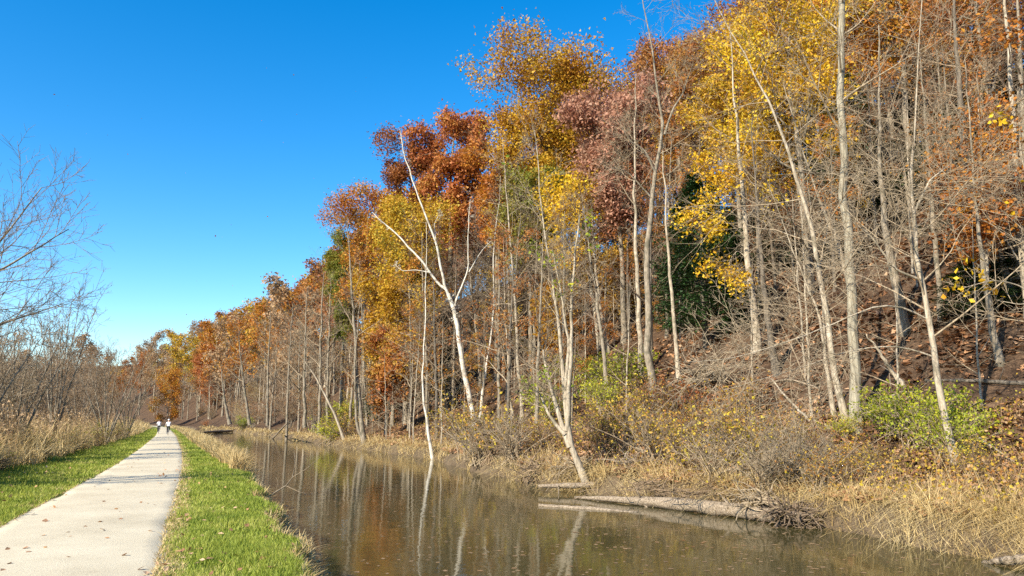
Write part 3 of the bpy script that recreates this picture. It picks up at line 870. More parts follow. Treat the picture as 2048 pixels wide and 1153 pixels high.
leafy(692, 19, 440, 660, 36, 'olive', 'olive green oak at the left end of the slope', 209, dens=1.5)
leafy(780, 18.5, 540, 700, 62, 'gold', 'low golden crown above the small red leaved tree', 210, dens=1.2)
leafy(775, 17.3, 655, 800, 48, 'red', 'small red leaved tree low beside the forked trunk', 211, name='maple_tree', dens=1.3, lsize=0.2)
leafy(1140, 26, 325, 520, 72, 'yellow', 'lemon yellow tree midway up behind the many stemmed tree', 212, name='maple_tree', dens=0.7, leafon=0.6)
leafy(1060, 27, 330, 500, 60, 'olive', 'olive gold tree under the golden oak', 213, dens=1.2)
leafy(1590, 29, -70, 290, 165, 'yellow', 'big bright yellow maple filling the upper right', 214, name='maple_tree', dens=2.6, lsize=0.15, n1=18, leafon=0.42)
leafy(1470, 31, 110, 340, 75, 'gold', 'amber maple left of the big yellow one', 215, name='maple_tree', dens=1.3, lsize=0.16, leafon=0.7)
leafy(1500, 46, -60, 200, 110, 'rust', 'rusty oak behind the bright yellow maple', 216, dens=1.1)
leafy(1790, 44, -150, 130, 130, 'orange', 'orange oak at the top edge right of the yellow maple', 217, dens=1.0, leafon=0.8)
leafy(1960, 38, -150, 160, 110, 'rust', 'rust orange oak in the upper right corner', 218, dens=1.2, lsize=.15, leafon=0.5)
leafy(1240, 34, 520, 690, 60, 'gold', 'amber understory tree between the tall pale trunks', 219, name='beech_tree', dens=0.7, leafon=0.6)
leafy(1110, 24, 560, 700, 42, 'gold', 'small amber sapling tree behind the many stemmed tree', 220, name='beech_tree', dens=0.7, leafon=0.6)
leafy(432, 21, 690, 830, 38, 'red', 'small crimson tree with orange top on the distant bank', 221, name='maple_tree', dens=1.2, lsize=0.4)
leafy(448, 24, 690, 760, 24, 'orange', 'small orange crown just above the crimson distant tree', 222, name='maple_tree', dens=1.2, lsize=0.4)
leafy(338, 7, 735, 850, 30, 'orange', 'orange tree where the towpath disappears', 223, name='maple_tree', dens=0.8, lsize=0.35, leafon=.7)


def hemlock_meshes(seed):
    """a hemlock 14 m tall and 3.2 m in radius, shared by all of them at their own size"""
    zt, zb, Rc = 14.0, 1.6, 3.2
    rng = np.random.default_rng(seed)
    S = Soup()
    P0 = np.array([[[0, 0, -0.4], [0.05, 0, zt * .3], [0, .05, zt * .6], [0, 0, zt]]]); R0 = np.array([[0.2, 0.15, 0.09, 0.02]])
    V, Q = tubes(P0, R0, 8); S.add(V, Q)
    P1, R1, l1 = grow(rng, P0, R0, 95, zb / zt, 0.99, 1.5, lambda p_, t, b: Rc * np.clip(1.08 - (b[:, 2] - zb) / (zt - zb), 0.07, 1) ** 0.7, m=6, up=-0.25, wob=0.08, rr=0.2, rmin=0.012)
    B = Soup(); V, Q = tubes(P1, R1, 4); B.add(V, Q)
    P2, R2, _ = grow(rng, P1, R1, 12, 0.15, 1.0, 0.9, lambda p_, t, b: l1[p_] * 0.4 * (1.1 - .7 * t), m=3, up=-0.25, wob=0.08, rr=0.5, rmin=0.006)
    V, Q = tubes(P2[::3], R2[::3], 3); B.add(V, Q)
    V, T_ = leaf_tris(rng, np.repeat(P2[:, 1:].reshape(-1, 3), 9, 0), 0.18, 0.14, 0.7)
    Lf = Soup(); Lf.add(V, None, T_)
    return {'trunk': S.mesh('hemlock_trunk', [M['bark_dark']], True), 'branches': B.mesh('hemlock_branches', [M['bark_dark']], True), 'crown': Lf.mesh('hemlock_crown', [M['hemlock']])}


HEM = [hemlock_meshes(300 + k) for k in range(3)]


def hemlock(px, r, top, bottom, hw, label, seed, dens=1.0):
    x, y, D = at_r(px, (top + bottom) / 2, r)
    z = H1(x, y)
    zt = at_depth(px, top, x * FH[0] + y * FH[1])[2] - z
    k = hw / F_PX * D / 3.2
    return place('hemlock_tree', label, 'hemlock', HEM[seed % 3], (x, y, z), seed * 1.7, (k, k, zt / 14.0))


hemlock(1405, 23.5, 340, 700, 105, 'dark green hemlock standing among bare trunks right of centre', 301, 1.3)
hemlock(1460, 27, 440, 720, 70, 'smaller dark hemlock right behind the big one', 302)
hemlock(2015, 30, 380, 740, 110, 'dark hemlock in shade at the right edge', 303)
hemlock(1900, 36, 230, 560, 85, 'dark hemlock high on the slope behind the forked trunk', 304)
hemlock(1700, 42, 150, 480, 75, 'dark hemlock far up the slope behind the ridged trunk', 305)
hemlock(760, 20.5, 730, 850, 40, 'low dark evergreen added for shade behind the small red leaved tree', 306)  # added to darken the depth below the crowns

for k, (hx, hr, ht, hb, hw_, lab) in enumerate([(1560, 34, 390, 640, 62, 'dark hemlock between the smooth pale trunk and the long slim trunk'), (1640, 46, 300, 520, 70, 'dark hemlock high up behind the long slim trunk'), (1790, 38, 280, 560, 75, 'dark hemlock behind the mottled grey trunk'),
                                                (1960, 24.5, 520, 740, 85, 'low dark hemlock in deep shade behind the shaded grey trunk'), (2060, 27, 450, 760, 90, 'dark hemlock cut by the right edge of the view'), (1850, 50, 120, 400, 85, 'dark hemlock near the crest above the pale leaning trunk'),
                                                (1990, 44, 60, 380, 95, 'tall dark hemlock near the upper right corner'), (1360, 31, 400, 640, 60, 'dark hemlock behind the thin pale trunk'), (1230, 40, 400, 600, 60, 'added dark hemlock deep behind the pale straight trunk'), (1060, 34, 520, 700, 55, 'added dark hemlock deep behind the slender tan trunk'), (880, 24, 620, 800, 50, 'dark evergreen added for shade behind the white sycamore')]):
    hemlock(hx, hr, ht, hb, hw_, lab, 310 + k, 1.0)  # evergreens on the slope, several added for dark depth and shade
for k, (hx, hr, ht, hw_, lab) in enumerate([(1560, 58, 230, 80, 'added dark hemlock on the crest behind the bright yellow maple'), (1650, 62, 190, 85, 'added dark hemlock on the crest right of the bright yellow maple'), (1740, 52, 210, 85, 'added dark hemlock high behind the ridged trunk'), (1830, 60, 160, 95, 'added dark hemlock on the crest behind the tangled bare treetops'),
                                            (1920, 56, 120, 100, 'added dark hemlock on the crest left of the forked trunk'), (2030, 52, 150, 110, 'added dark hemlock under the orange oak at the right edge'), (1500, 44, 330, 60, 'added dark hemlock behind the golden leaf sprays'), (1690, 34, 470, 50, 'added small dark hemlock behind the foot of the ridged trunk'), (1900, 32, 520, 60, 'added small dark hemlock behind the pale leaning trunk')]):
    hemlock(hx, hr, ht, ht + 250, hw_, lab, 330 + k, 1.0)  # hemlocks added to darken the lit slope behind the twigs

# --- prototypes shared by the filler woods
def std_stem(Ht, r_, seed, lean=0.03):
    g = np.random.default_rng(seed)
    a = g.normal(0, lean, 2) * Ht
    return [([(0, 0, -0.4), (a[0] * .2, a[1] * .2, Ht * .3), (a[0] * .6, a[1] * .7, Ht * .65), (a[0], a[1], Ht * .97)], [r_, r_ * .8, r_ * .5, r_ * .1])]


PROTO = {'leafy': [], 'bare': [], 'sparse': [], 'far': [], 'farbare': [], 'sapling': []}
for k in range(4):
    PROTO['leafy'].append(tree_meshes(400 + k, std_stem(20, .24, k), M['bark_grey'], M['bark_grey'], n1=16, n2=7, n3=5, t0=.45, L1=crown_profile(9, 20, 4.3), a1=1.0, up=.45, leaf=M['rust'], nleaf=20, lsize=.24, spread=.34, rmin=.012, name='oak'))
for k in range(5):
    PROTO['bare'].append(tree_meshes(420 + k, std_stem(20, .2, 10 + k), M['bark_pale'], M['twig'], n1=18, n2=7, n3=5, n4=1, t0=.32, L1=lambda p_, t, b: 5.6 * (1.15 - .75 * t), a1=.85, up=.5, rmin=.0068, name='bare', wob=.1))
for k in range(3):
    PROTO['sparse'].append(tree_meshes(440 + k, std_stem(18, .17, 20 + k), M['bark_grey'], M['twig'], n1=16, n2=6, n3=5, t0=.25, L1=lambda p_, t, b: 4.6 * (1.1 - .7 * t), a1=1.15, up=.15, leaf=M['gold'], nleaf=9, lsize=.17, spread=.2, rmin=.007, name='beech', leafon=.55))
for k in range(3):
    PROTO['far'].append(tree_meshes(460 + k, std_stem(20, .25, 30 + k), M['bark_grey'], M['bark_grey'], n1=14, n2=6, n3=4, t0=.35, L1=crown_profile(7, 20, 5.2), a1=1.0, up=.45, leaf=M['rust'], nleaf=15, leafon=.72, lsize=.42, spread=.5, rmin=.02, name='far_oak', trunk_k=6))
for k in range(3):
    PROTO['farbare'].append(tree_meshes(480 + k, std_stem(19, .24, 40 + k), M['bark_pale'], M['twig'], n1=16, n2=7, n3=5, n4=0, t0=.3, L1=lambda p_, t, b: 5.6 * (1.1 - .65 * t), a1=.8, up=.6, rmin=.018, name='far_bare', trunk_k=6))
for k in range(4):
    PROTO['sapling'].append(tree_meshes(500 + k, std_stem(9, .06, 50 + k, .06), M['bark_pale'], M['twig'], n1=14, n2=5, n3=4, t0=.15, L1=lambda p_, t, b: 2.8 * (1.1 - .7 * t), a1=1.05, up=.25, rmin=.006, name='sapling', trunk_k=6))

def thicket(seed):
    g = np.random.default_rng(seed)
    st = []
    for k in range(9):
        a, c, q = g.normal(0, 1.5), g.normal(0, 1.5), 6 * g.uniform(.6, 1)
        st.append(([(a * .1, c * .1, -.2), (a * .3, c * .3, q * .3), (a * .7, c * .7, q * .65), (a, c, q)], [.06, .045, .03, .01]))
    return tree_meshes(seed, st, M['bark_grey'], M['twig_brown'], n1=10, n2=6, n3=4, t0=.12, L1=lambda p_, t, b: 2.0 * (1.1 - .6 * t), a1=.8, up=.4, rmin=.011, name='thicket', flare=False, trunk_k=5, leaf=M['tan'], nleaf=3, lsize=.1, spread=.1, leafon=.35)


PROTO['thicket'] = [thicket(520 + k) for k in range(3)]
SKY = np.array([(-400, 560), (0, 605), (60, 640), (110, 680), (180, 684), (230, 682), (290, 668), (305, 655), (330, 650), (370, 652), (420, 648), (470, 632), (540, 605), (580, 590), (620, 560), (650, 530), (665, 490),
                (680, 430), (700, 395), (740, 355), (770, 330), (790, 245), (830, 240), (880, 190), (920, 182), (950, 215), (965, 290), (1000, 310), (1040, 310), (1060, 200), (1100, 120), (1230, 120), (1262, 125), (1290, 70), (1330, 40), (1400, 15), (1425, -40), (1500, -300), (3000, -900)], float)


def fit_height(x, y, z, h, crad):
    D = x * FH[0] + y * FH[1]
    for _ in range(60):
        ok = True
        for f, s in ((0, 0.0), (0.82, -0.75), (0.82, 0.75), (0.6, -1.0), (0.6, 1.0)):
            P = np.array([x, y, z + h * (f if f else 1.0)]) + RV * s * crad * h
            px, py, w = project(P)
            if w < 2 or py < np.interp(px, SKY[:, 0], SKY[:, 1]) + 6:
                ok = False
        if ok:
            return h
        h *= 0.94
    return 0


FILL = []
SKIP = {7, 12, 16, 20, 21, 33, 37, 38, 43, 75, 117, 118, 120, 122, 126, 130, 132, 136, 138, 139, 144, 146, 149, 155, 156, 159, 162, 164, 169, 175, 180, 181, 183, 190, 191, 192, 194, 197, 198, 201, 206, 207, 208, 211, 222, 225, 226, 227, 232, 233, 235, 245, 251, 253, 262, 264, 268, 286, 295, 311, 327, 328, 330, 332, 334, 336, 341, 342, 343, 344, 346, 347, 350, 356, 360, 364, 367, 368, 370, 372, 373, 384, 386, 389, 391, 398, 399, 400, 403, 406, 407, 412, 414, 416, 419, 426, 428, 433, 434, 435, 436, 437, 438, 440, 444, 446, 450, 455, 457, 470, 474, 475, 478, 483, 485, 487, 489, 498, 501, 503, 504, 505, 509, 513, 514, 521, 528, 552, 557, 559, 562, 563, 564, 565, 567, 571, 577, 578, 579, 581, 582, 583, 584, 587, 591, 592, 594, 596, 597, 598, 599, 600, 603, 604, 606, 607, 610, 612, 614, 616, 618, 619, 620, 622, 623, 625, 629, 630, 638, 640, 649, 653, 654, 655, 657, 658, 659, 660, 662, 663, 664, 665, 666, 668, 671, 673}      # trees hidden behind others
FID = [0]
rng = np.random.default_rng(99)


NEAR_TOP = np.array([(500, 640), (600, 600), (700, 520), (850, 480), (950, 410), (1050, 390), (1150, 410), (1250, 350), (1330, 250), (1420, 270), (1500, 270), (1600, 270), (1700, 130), (1850, 70), (2050, -100), (2300, -300)], float)


def filler(kind, n, r0, r1, y0, y1, hts, pals, crad=0.22, minh=6.0, mind=2.4, tag=None):
    cnt = tries = 0
    while cnt < n and tries < n * 30:
        tries += 1
        y = rng.uniform(y0, y1); r = rng.uniform(r0, r1)
        x = r + float(curve(y))
        z = H1(x, y)
        px, py, w = project((x, y, z + 4))
        if w < 8 or px < -60 or px > 2110:
            continue
        if any((x - a) ** 2 + (y - b) ** 2 < mind ** 2 for a, b in FILL):
            continue
        if tag == 'near' and px > 1230 and r < (24 if kind != 'sapling' else 19):
            continue
        if tag == 'near' and 1300 < px < 1490 and r < 30:
            continue
        if kind == 'leafy' and px > 940 and r < 37:
            continue
        h = fit_height(x, y, z, rng.uniform(*hts), crad)
        if tag == 'near' and kind != 'leafy':
            while h > 3 and project((x, y, z + h))[1] < np.interp(px, NEAR_TOP[:, 0], NEAR_TOP[:, 1]) + rng.uniform(-40, 60):
                h *= 0.93
        if h < minh:
            continue
        FILL.append((x, y))
        lst = PROTO[kind]
        ms = lst[rng.integers(len(lst))]
        ref = {'leafy': 20, 'bare': 20, 'sparse': 18, 'far': 20, 'farbare': 19, 'sapling': 9, 'thicket': 6}[kind]
        pal = pals[rng.integers(len(pals))]
        mats = {'crown': M[pal]} if 'crown' in ms else {}
        bk = ['bark_grey', 'bark_dark' if tag == 'near' else 'bark_pale', 'bark_grey', 'bark_dark'][rng.integers(4)] if kind != 'sapling' else 'bark_pale'  # near trunks get more dark bark, painting in the interior shade
        mats['trunk'] = M[bk]
        if kind == 'thicket' and rng.random() < 0.65:
            mats['branches'] = M['twig']
        if kind in ('bare', 'farbare', 'sparse') and rng.random() < (0.95 if kind == 'bare' else 0.6):
            mats['branches'] = M['twig_dark' if tag == 'near' else 'twig_brown']  # near twigs take the darkened copy for the wood's inner shade
        nm = {'leafy': 'oak_tree', 'bare': 'bare_tree', 'sparse': 'beech_tree', 'far': 'oak_tree', 'farbare': 'bare_tree', 'sapling': 'sapling', 'thicket': 'thicket_shrub'}[kind]
        s = h / ref
        FID[0] += 1
        spin, wid = rng.uniform(0, 6.28), rng.uniform(0.9, 1.1)
        cnt += 1
        if FID[0] in SKIP:
            continue
        t = place(nm, '', {'sapling': 'sapling', 'thicket': 'shrub'}.get(kind, 'tree'), ms, (x, y, z), spin, (s * wid, s * (2 - wid), s), None, mats)
        t['pal'] = pal; t['fk'] = kind; t['zone'] = tag; t['px'] = px; t['rr'] = r; t['fid'] = FID[0]; t['hh'] = h / (0.5 * (hts[0] + hts[1]))


# near hillside
filler('bare', 75, 17, 52, 3, 95, (13, 22), ['rust'], tag='near')
filler('sparse', 40, 17, 46, 3, 90, (8, 17), ['gold', 'orange', 'rust', 'tan'], tag='near')
filler('leafy', 60, 26, 72, 8, 130, (15, 22), ['rust', 'orange', 'gold', 'purple'], tag='near')
filler('leafy', 60, 50, 85, -5, 110, (16, 24), ['rust', 'orange', 'gold', 'tan'], tag='near')
filler('sparse', 34, 18, 42, 18, 95, (4, 8), ['gold', 'orange', 'orange'], crad=0.3, minh=3, mind=1.8, tag='near')
filler('sapling', 55, 15.5, 34, 6, 80, (4, 9), ['tan'], crad=0.3, minh=3, mind=1.6, tag='near')
# distant slope
filler('far', 110, 18, 75, 100, 520, (20, 31), ['rust', 'gold', 'orange', 'tan', 'rust', 'orange', 'tan', 'gold'], crad=0.3, minh=11, mind=5.5, tag='far')
filler('farbare', 80, 15.5, 36, 75, 420, (11, 20), ['rust'], crad=0.25, mind=3.2, tag='far')
filler('thicket', 60, 15.5, 34, 62, 330, (3, 7), ['tan', 'rust', 'brush'], crad=0.45, mind=2.5, minh=2, tag='far')
# valley left of the towpath
filler('thicket', 36, -50, -10, 66, 190, (4.5, 9), ['tan'], crad=0.45, mind=2.5, minh=2.5, tag='valley')
filler('farbare', 40, -75, -12, 90, 280, (12, 22), ['rust'], crad=0.3, mind=4.0, minh=4, tag='valley')
filler('far', 26, -90, -14, 170, 420, (16, 26), ['tan', 'tan', 'rust'], crad=0.3, minh=11, mind=6, tag='valley')

PALW = {'brush': 'olive', 'gold': 'golden', 'orange': 'orange', 'rust': 'rust brown', 'purple': 'dusky russet', 'olive': 'olive', 'tan': 'tan leaved'}
REFS = [(20, 'the left edge'), (110, 'the upright meadow tree'), (165, 'the low meadow tree'), (215, 'the spreading meadow tree'), (265, 'the meadow end'), (330, 'the bend of the towpath'), (450, 'the crimson tree'), (600, 'the leaning dead tree'), (720, 'the forked trunk'), (840, 'the waterside trunk'), (940, 'the white sycamore'),
        (1040, 'the slender tan trunk'), (1150, 'the many stemmed tree'), (1290, 'the tallest grey trunk'), (1410, 'the dark hemlock'), (1510, 'the smooth pale trunk'), (1620, 'the long slim trunk'), (1705, 'the ridged trunk'),
        (1790, 'the mottled trunk'), (1870, 'the pale leaning trunk'), (1990, 'the shaded grey trunk')]
groups = {}
for o in [q for q in COL.objects if q.get('fk')]:
    k, z = o['fk'], o['zone']
    base = {'leafy': PALW[o['pal']] + ' oak', 'far': PALW[o['pal']] + ' oak', 'bare': 'bare twiggy tree', 'farbare': 'bare grey tree', 'sparse': PALW[o['pal']] + ' thin beech', 'sapling': 'thin bare sapling', 'thicket': 'grey brown thicket shrub'}[k]
    if o['hh'] > 1.08 or o['hh'] < 0.85:
        base = ('tall ' if o['hh'] > 1 else 'small ') + base
    ref = min(REFS, key=lambda q: abs(q[0] - o['px']))[1]
    where = 'low on' if o['rr'] < 24 else ('midway up' if o['rr'] < 38 else 'high on')
    if z == 'near':
        lab = f'{base} {where} the slope behind {ref}'
        o['group'] = {'leafy': 'oaks on the near hillside', 'bare': 'bare trees on the near hillside', 'sparse': 'beeches on the near hillside', 'sapling': 'saplings on the near hillside'}[k]
    elif z == 'far':
        lab = f'{base} {where} the distant slope above {ref}'
        o['group'] = {'far': 'oaks on the distant slope', 'farbare': 'bare trees on the distant slope', 'thicket': 'thicket shrubs on the distant slope'}[k]
    else:
        lab = f'{base} in the valley woods behind {ref}'
        o['group'] = 'trees in the valley woods'
    groups.setdefault(lab, []).append(o)
ORD = ['leftmost', 'second-left', 'third-left', 'fourth-left', 'fifth-left', 'sixth-left', 'seventh-left', 'eighth-left', 'ninth-left']
for lab, L_ in groups.items():
    L_.sort(key=lambda q: q['px'])
    for i, o in enumerate(L_):
        if len(L_) == 1 or len(L_) > 9:
            o['label'] = lab
        else:
            o['label'] = f'{ORD[i] if i < len(L_) - 1 or len(L_) > 4 else "rightmost"} {lab}'
        for kk in ('pal', 'fk', 'zone', 'px', 'rr', 'fid', 'hh'):
            del o[kk]

# --- left of the towpath
rngl = np.random.default_rng(5)
lb = np.array([-7.0, 21.5, 0.0]); lb[2] = H1(lb[0], lb[1])
stems = [([(0, 0, -.3), (.3, 0, 1.5), (.6, .2, 3.5), (.9, .3, 5.4), (1.3, .3, 8.4)], [.16, .13, .09, .06, .02]), ([(.3, 0, 1.5), (1.3, .4, 3.2), (2.6, .8, 5.2), (3.7, 1.2, 7.6)], [.07, .052, .032, .012]),
         ([(.4, 0, 2.2), (1.6, -.3, 3.6), (3.2, -.4, 5.0), (4.6, -.5, 6.2)], [.06, .046, .028, .01]), ([(.3, 0, 1.8), (1.5, .5, 2.8), (3.0, 1.0, 3.9), (4.4, 1.4, 4.6)], [.06, .046, .028, .01]),
         ([(.2, 0, 1.2), (-1, .2, 3), (-2, .3, 5.5), (-2.6, .3, 8)], [.1, .08, .05, .02])]
ms = tree_meshes(601, stems, M['bark_grey'], M['twig_brown'], rr1=.4, n1=14, n2=7, n3=4, t0=.3, L1=lambda p_, t, b: 2.6 * (1.1 - .6 * t), a1=.65, up=.35, rmin=.005, name='left_bare', wob=.08)
place('bare_tree', 'bare dark twigged tree reaching in from the left edge over the meadow', 'tree', ms, tuple(lb))


def left_tree(px, D, top, label, seed, nst, spreadx, twig, n4=0):
    b = at_depth(px, 842, D); b[2] = H1(b[0], b[1])
    Ht = at_depth(px, top, D)[2] - b[2]
    g = np.random.default_rng(seed)
    st = []
    for k in range(nst):
        a = (k / max(1, nst - 1) - 0.5) * 2 * spreadx * Ht + g.normal(0, .1); c = g.normal(0, spreadx * Ht * .6)
        q = Ht * g.uniform(.8, 1.0)
        st.append(([(g.normal(0, .1), g.normal(0, .1), -.2), (a * .25, c * .25, q * .3), (a * .6, c * .6, q * .65), (a, c, q)], [.06, .046, .028, .008]))
    ms = tree_meshes(seed, st, M['bark_grey'], M[twig], n1=9, n2=5, n3=4, n4=n4, t0=.2, rr1=.4, L1=lambda p_, t, bb: .26 * Ht * (1.1 - .6 * t), a1=.6, up=.6, rmin=.008, name='meadow_tree', flare=False)
    place('bare_tree', label, 'tree', ms, tuple(b))


left_tree(110, 40, 590, 'upright many stemmed bare tree standing in the brown weeds', 611, 6, .16, 'twig_brown')
left_tree(215, 52, 685, 'spreading bare tree in the meadow nearest the towpath bend', 612, 6, .4, 'twig_brown', 1)
left_tree(30, 34, 625, 'tan twiggy tree at the left edge behind the weeds', 613, 8, .35, 'twig', 1)
left_tree(-60, 30, 600, 'dense tan twiggy tree cut by the left edge', 614, 8, .35, 'twig', 1)
left_tree(160, 62, 700, 'low bare tree between the two meadow trees', 615, 7, .4, 'twig_brown', 1)
left_tree(255, 75, 715, 'bare bushy tree at the right end of the meadow', 616, 7, .4, 'twig', 1)
left_tree(70, 58, 680, 'grey brown thicket tree behind the upright many stemmed tree', 617, 8, .45, 'twig_brown', 1)

# ------------------------------------------------------------------ shrubs on the far bank
def shrub_meshes(seed, Ht, W, nst, leaf, nleaf, lsize, twig='twig', leafon=0.6, arch=0.0):
    g = np.random.default_rng(seed)
    st = np.stack([resample([(g.normal(0, .12 * W), g.normal(0, .12 * W), -.1), (0.4 * a, 0.4 * c, q * .55), (a, c, q)], [.018, .012, .006], 8, g, .03)[0]
                   for a, c, q in zip(g.normal(0, W * .5, nst), g.normal(0, W * .5, nst), Ht * g.uniform(.5, 1, nst))])
    R0 = np.tile(np.linspace(.02, .007, 8), (nst, 1))
    S = Soup(); V, Q = tubes(st, R0, 4); S.add(V, Q)
    P1, R1, l1 = grow(g, st, R0, 6, .2, 1, .7, lambda p_, t, b: Ht * .45 * (1.1 - .6 * t), m=5, up=.3 - arch, wob=.15, rmin=.006)
    B = Soup(); V, Q = tubes(P1, R1, 3); B.add(V, Q)
    P2, R2, _ = grow(g, P1, R1, 5, .2, 1, .7, lambda p_, t, b: l1[p_] * .5 * (1.1 - .5 * t), m=4, up=.1 - arch, wob=.15, rmin=.005)
    V, Q = tubes(P2, R2, 3); B.add(V, Q)
    out = {'stems': S.mesh('shrub_stems', [M[twig]], True), 'branches': B.mesh('shrub_branches', [M[twig]], True)}
    if leaf:
        pp = P2[g.random(len(P2)) < leafon][:, 1:].reshape(-1, 3)
        V, Q = leaf_quads(g, np.repeat(pp, max(1, int(nleaf)), 0), lsize, .07, .4)
        Lf = Soup(); Lf.add(V, Q); out['foliage'] = Lf.mesh('shrub_foliage', [M[leaf]])
    return out


SH = {'lime': [shrub_meshes(700 + k, 1.7, 1.7, 20, 'lime', 2, .085, leafon=.6) for k in range(2)],
      'brush': [shrub_meshes(710 + k, 1.7, 1.5, 20, 'brush', 1, .085, twig='twig_brown' if k else 'twig', leafon=.35) for k in range(3)],
      'bare': [shrub_meshes(720 + k, 1.6, 1.6, 22, None, 0, 0, arch=.4) for k in range(3)],
      'red': [shrub_meshes(730, 1.2, 1.0, 14, 'red', 1, .08, 'twig_brown', .6)]}


def shrub(kind, px, py, s, label, r=None, group=None, pal=None):
    P = hit(px, py)
    x, y = P[0], P[1]
    lst = SH[kind]
    ms = lst[rngl.integers(len(lst))]
    return place('shrub', label, 'shrub', ms, (x, y, H1(x, y)), rngl.uniform(0, 6.28), s, group, {'foliage': M[pal]} if pal and 'foliage' in ms else None)


shrub('lime', 1245, 800, 1.5, 'bright lime green bush at the foot of the tallest grey trunk')
shrub('lime', 1210, 830, 1.0, 'yellow green bush left of the lime green bush')
shrub('lime', 1830, 905, 1.0, 'bright yellow green bush in front of the pale leaning trunk')
shrub('lime', 1790, 880, 0.85, 'yellow green bush left half beside the thick ridged trunk')
shrub('lime', 1890, 925, 0.75, 'small green bush at the foot of the pale leaning trunk')
shrub('lime', 1690, 880, 0.45, 'low green sprig at the foot of the ridged trunk')
shrub('lime', 1100, 850, 1.2, 'yellow green bush behind the left stem of the many stemmed tree')
shrub('lime', 1160, 790, 1.4, 'pale green bush up the bank right of the many stemmed tree')
shrub('brush', 940, 915, 1.5, 'olive tangled bush overhanging the water below the sycamore')
shrub('brush', 985, 925, 1.5, 'twiggy bush overhanging the canal right of the sycamore')
shrub('bare', 960, 930, 1.3, 'bare drooping bush dipping into the canal below the sycamore')
shrub('bare', 1030, 925, 1.4, 'bare arching bush left of the many stemmed tree')
shrub('brush', 1080, 915, 1.1, 'thin leaved bush at the foot of the many stemmed tree')
for k, (a, b, s, kd) in enumerate([(1200, 915, 1.1, 'brush'), (1255, 905, 1.2, 'brush'), (1310, 930, 1.1, 'brush'), (1370, 950, 1.0, 'brush'), (1430, 965, 1.0, 'bare'), (1480, 960, 1.1, 'brush'), (1530, 985, 0.9, 'bare'), (1580, 975, 1.0, 'bare'),
                                   (1340, 880, 1.1, 'brush'), (1400, 900, 1.0, 'brush'), (1460, 900, 1.0, 'brush'), (1530, 920, 0.9, 'brush'), (1290, 850, 1.1, 'brush'), (1640, 990, 0.7, 'brush'), (1700, 985, 0.6, 'brush'), (1390, 830, 1.0, 'red'), (1340, 820, 1.0, 'red'), (1480, 840, .9, 'brush'), (1600, 930, .8, 'brush'), (1650, 940, .6, 'bare'), (1760, 960, .5, 'brush'), (1950, 960, .5, 'brush')]):
    desc = {'brush': 'tan brush shrub with small yellow leaves', 'bare': 'bare grey twiggy shrub', 'red': 'small reddish shrub'}[kd]
    ordn = ['first', 'second', 'third', 'fourth', 'fifth', 'sixth', 'seventh', 'eighth', 'ninth', 'tenth', 'eleventh', 'twelfth', 'thirteenth', 'fourteenth', 'fifteenth']
    tier = 'above the big log' if b > 940 else ('along the middle of the bank' if b > 860 else 'high on the bank')
    shrub(kd, a, b, s, f'{desc} {tier}, at x {a}', group='shrubs on the far bank')
sh = [o for o in COL.objects if o.name.startswith('shrub') and o.get('label') and ', at x' in o['label']]
gb = {}
for o in sh:
    gb.setdefault(o['label'].split(', at x')[0], []).append((int(o['label'].split('at x ')[1]), o))
for lab, L_ in gb.items():
    L_.sort(key=lambda q: q[0])
    for i, (_, o) in enumerate(L_):
        o['label'] = lab if len(L_) == 1 else f'{ORD[i] if i < len(L_) - 1 else "rightmost"} {lab}'
for k, (a, b, s, kd, lab) in enumerate([(660, 890, 1.5, 'lime', 'yellow green shrub at the waterline left of the forked trunk'), (690, 878, 1.4, 'brush', 'dull brown shrub beside the yellow green one at the waterline'), (690, 850, 1.6, 'lime', 'yellowing shrub on the bank just behind the forked trunk'),
                                        (485, 862, 1.5, 'lime', 'small yellow green shrub on the distant bank'), (410, 855, 1.4, 'red', 'orange shrub on the distant bank near the towpath'), (780, 850, 1.2, 'red', 'pinkish red shrub below the small red leaved tree'),
                                        (900, 890, 1.3, 'brush', 'brownish shrub right of the white trunk in the water')]):
    shrub(kd, a, b, s, lab)
for k, (rx, ry, s) in enumerate([(-4.3, 36, 0.7), (-3.9, 44, 0.8), (-3.5, 54, 0.8), (-3.2, 66, 0.9), (-4.6, 29, 0.5)]):
    ms = SH['brush'][k % 3]
    place('shrub', ['dark round weed bush at the grass edge, second from the camera', 'dark weed bush at the meadow edge, third from the camera', 'dark weed bush at the meadow edge, fourth from the camera', 'farthest dark weed bush along the meadow edge', 'dark weed bush at the grass edge nearest the camera'][k], 'shrub', ms, (rx, ry, H1(rx, ry)), k * 1.3, s, 'weed bushes along the meadow edge', {'foliage': M['olive'], 'stems': M['twig_brown'], 'branches': M['twig_brown']})


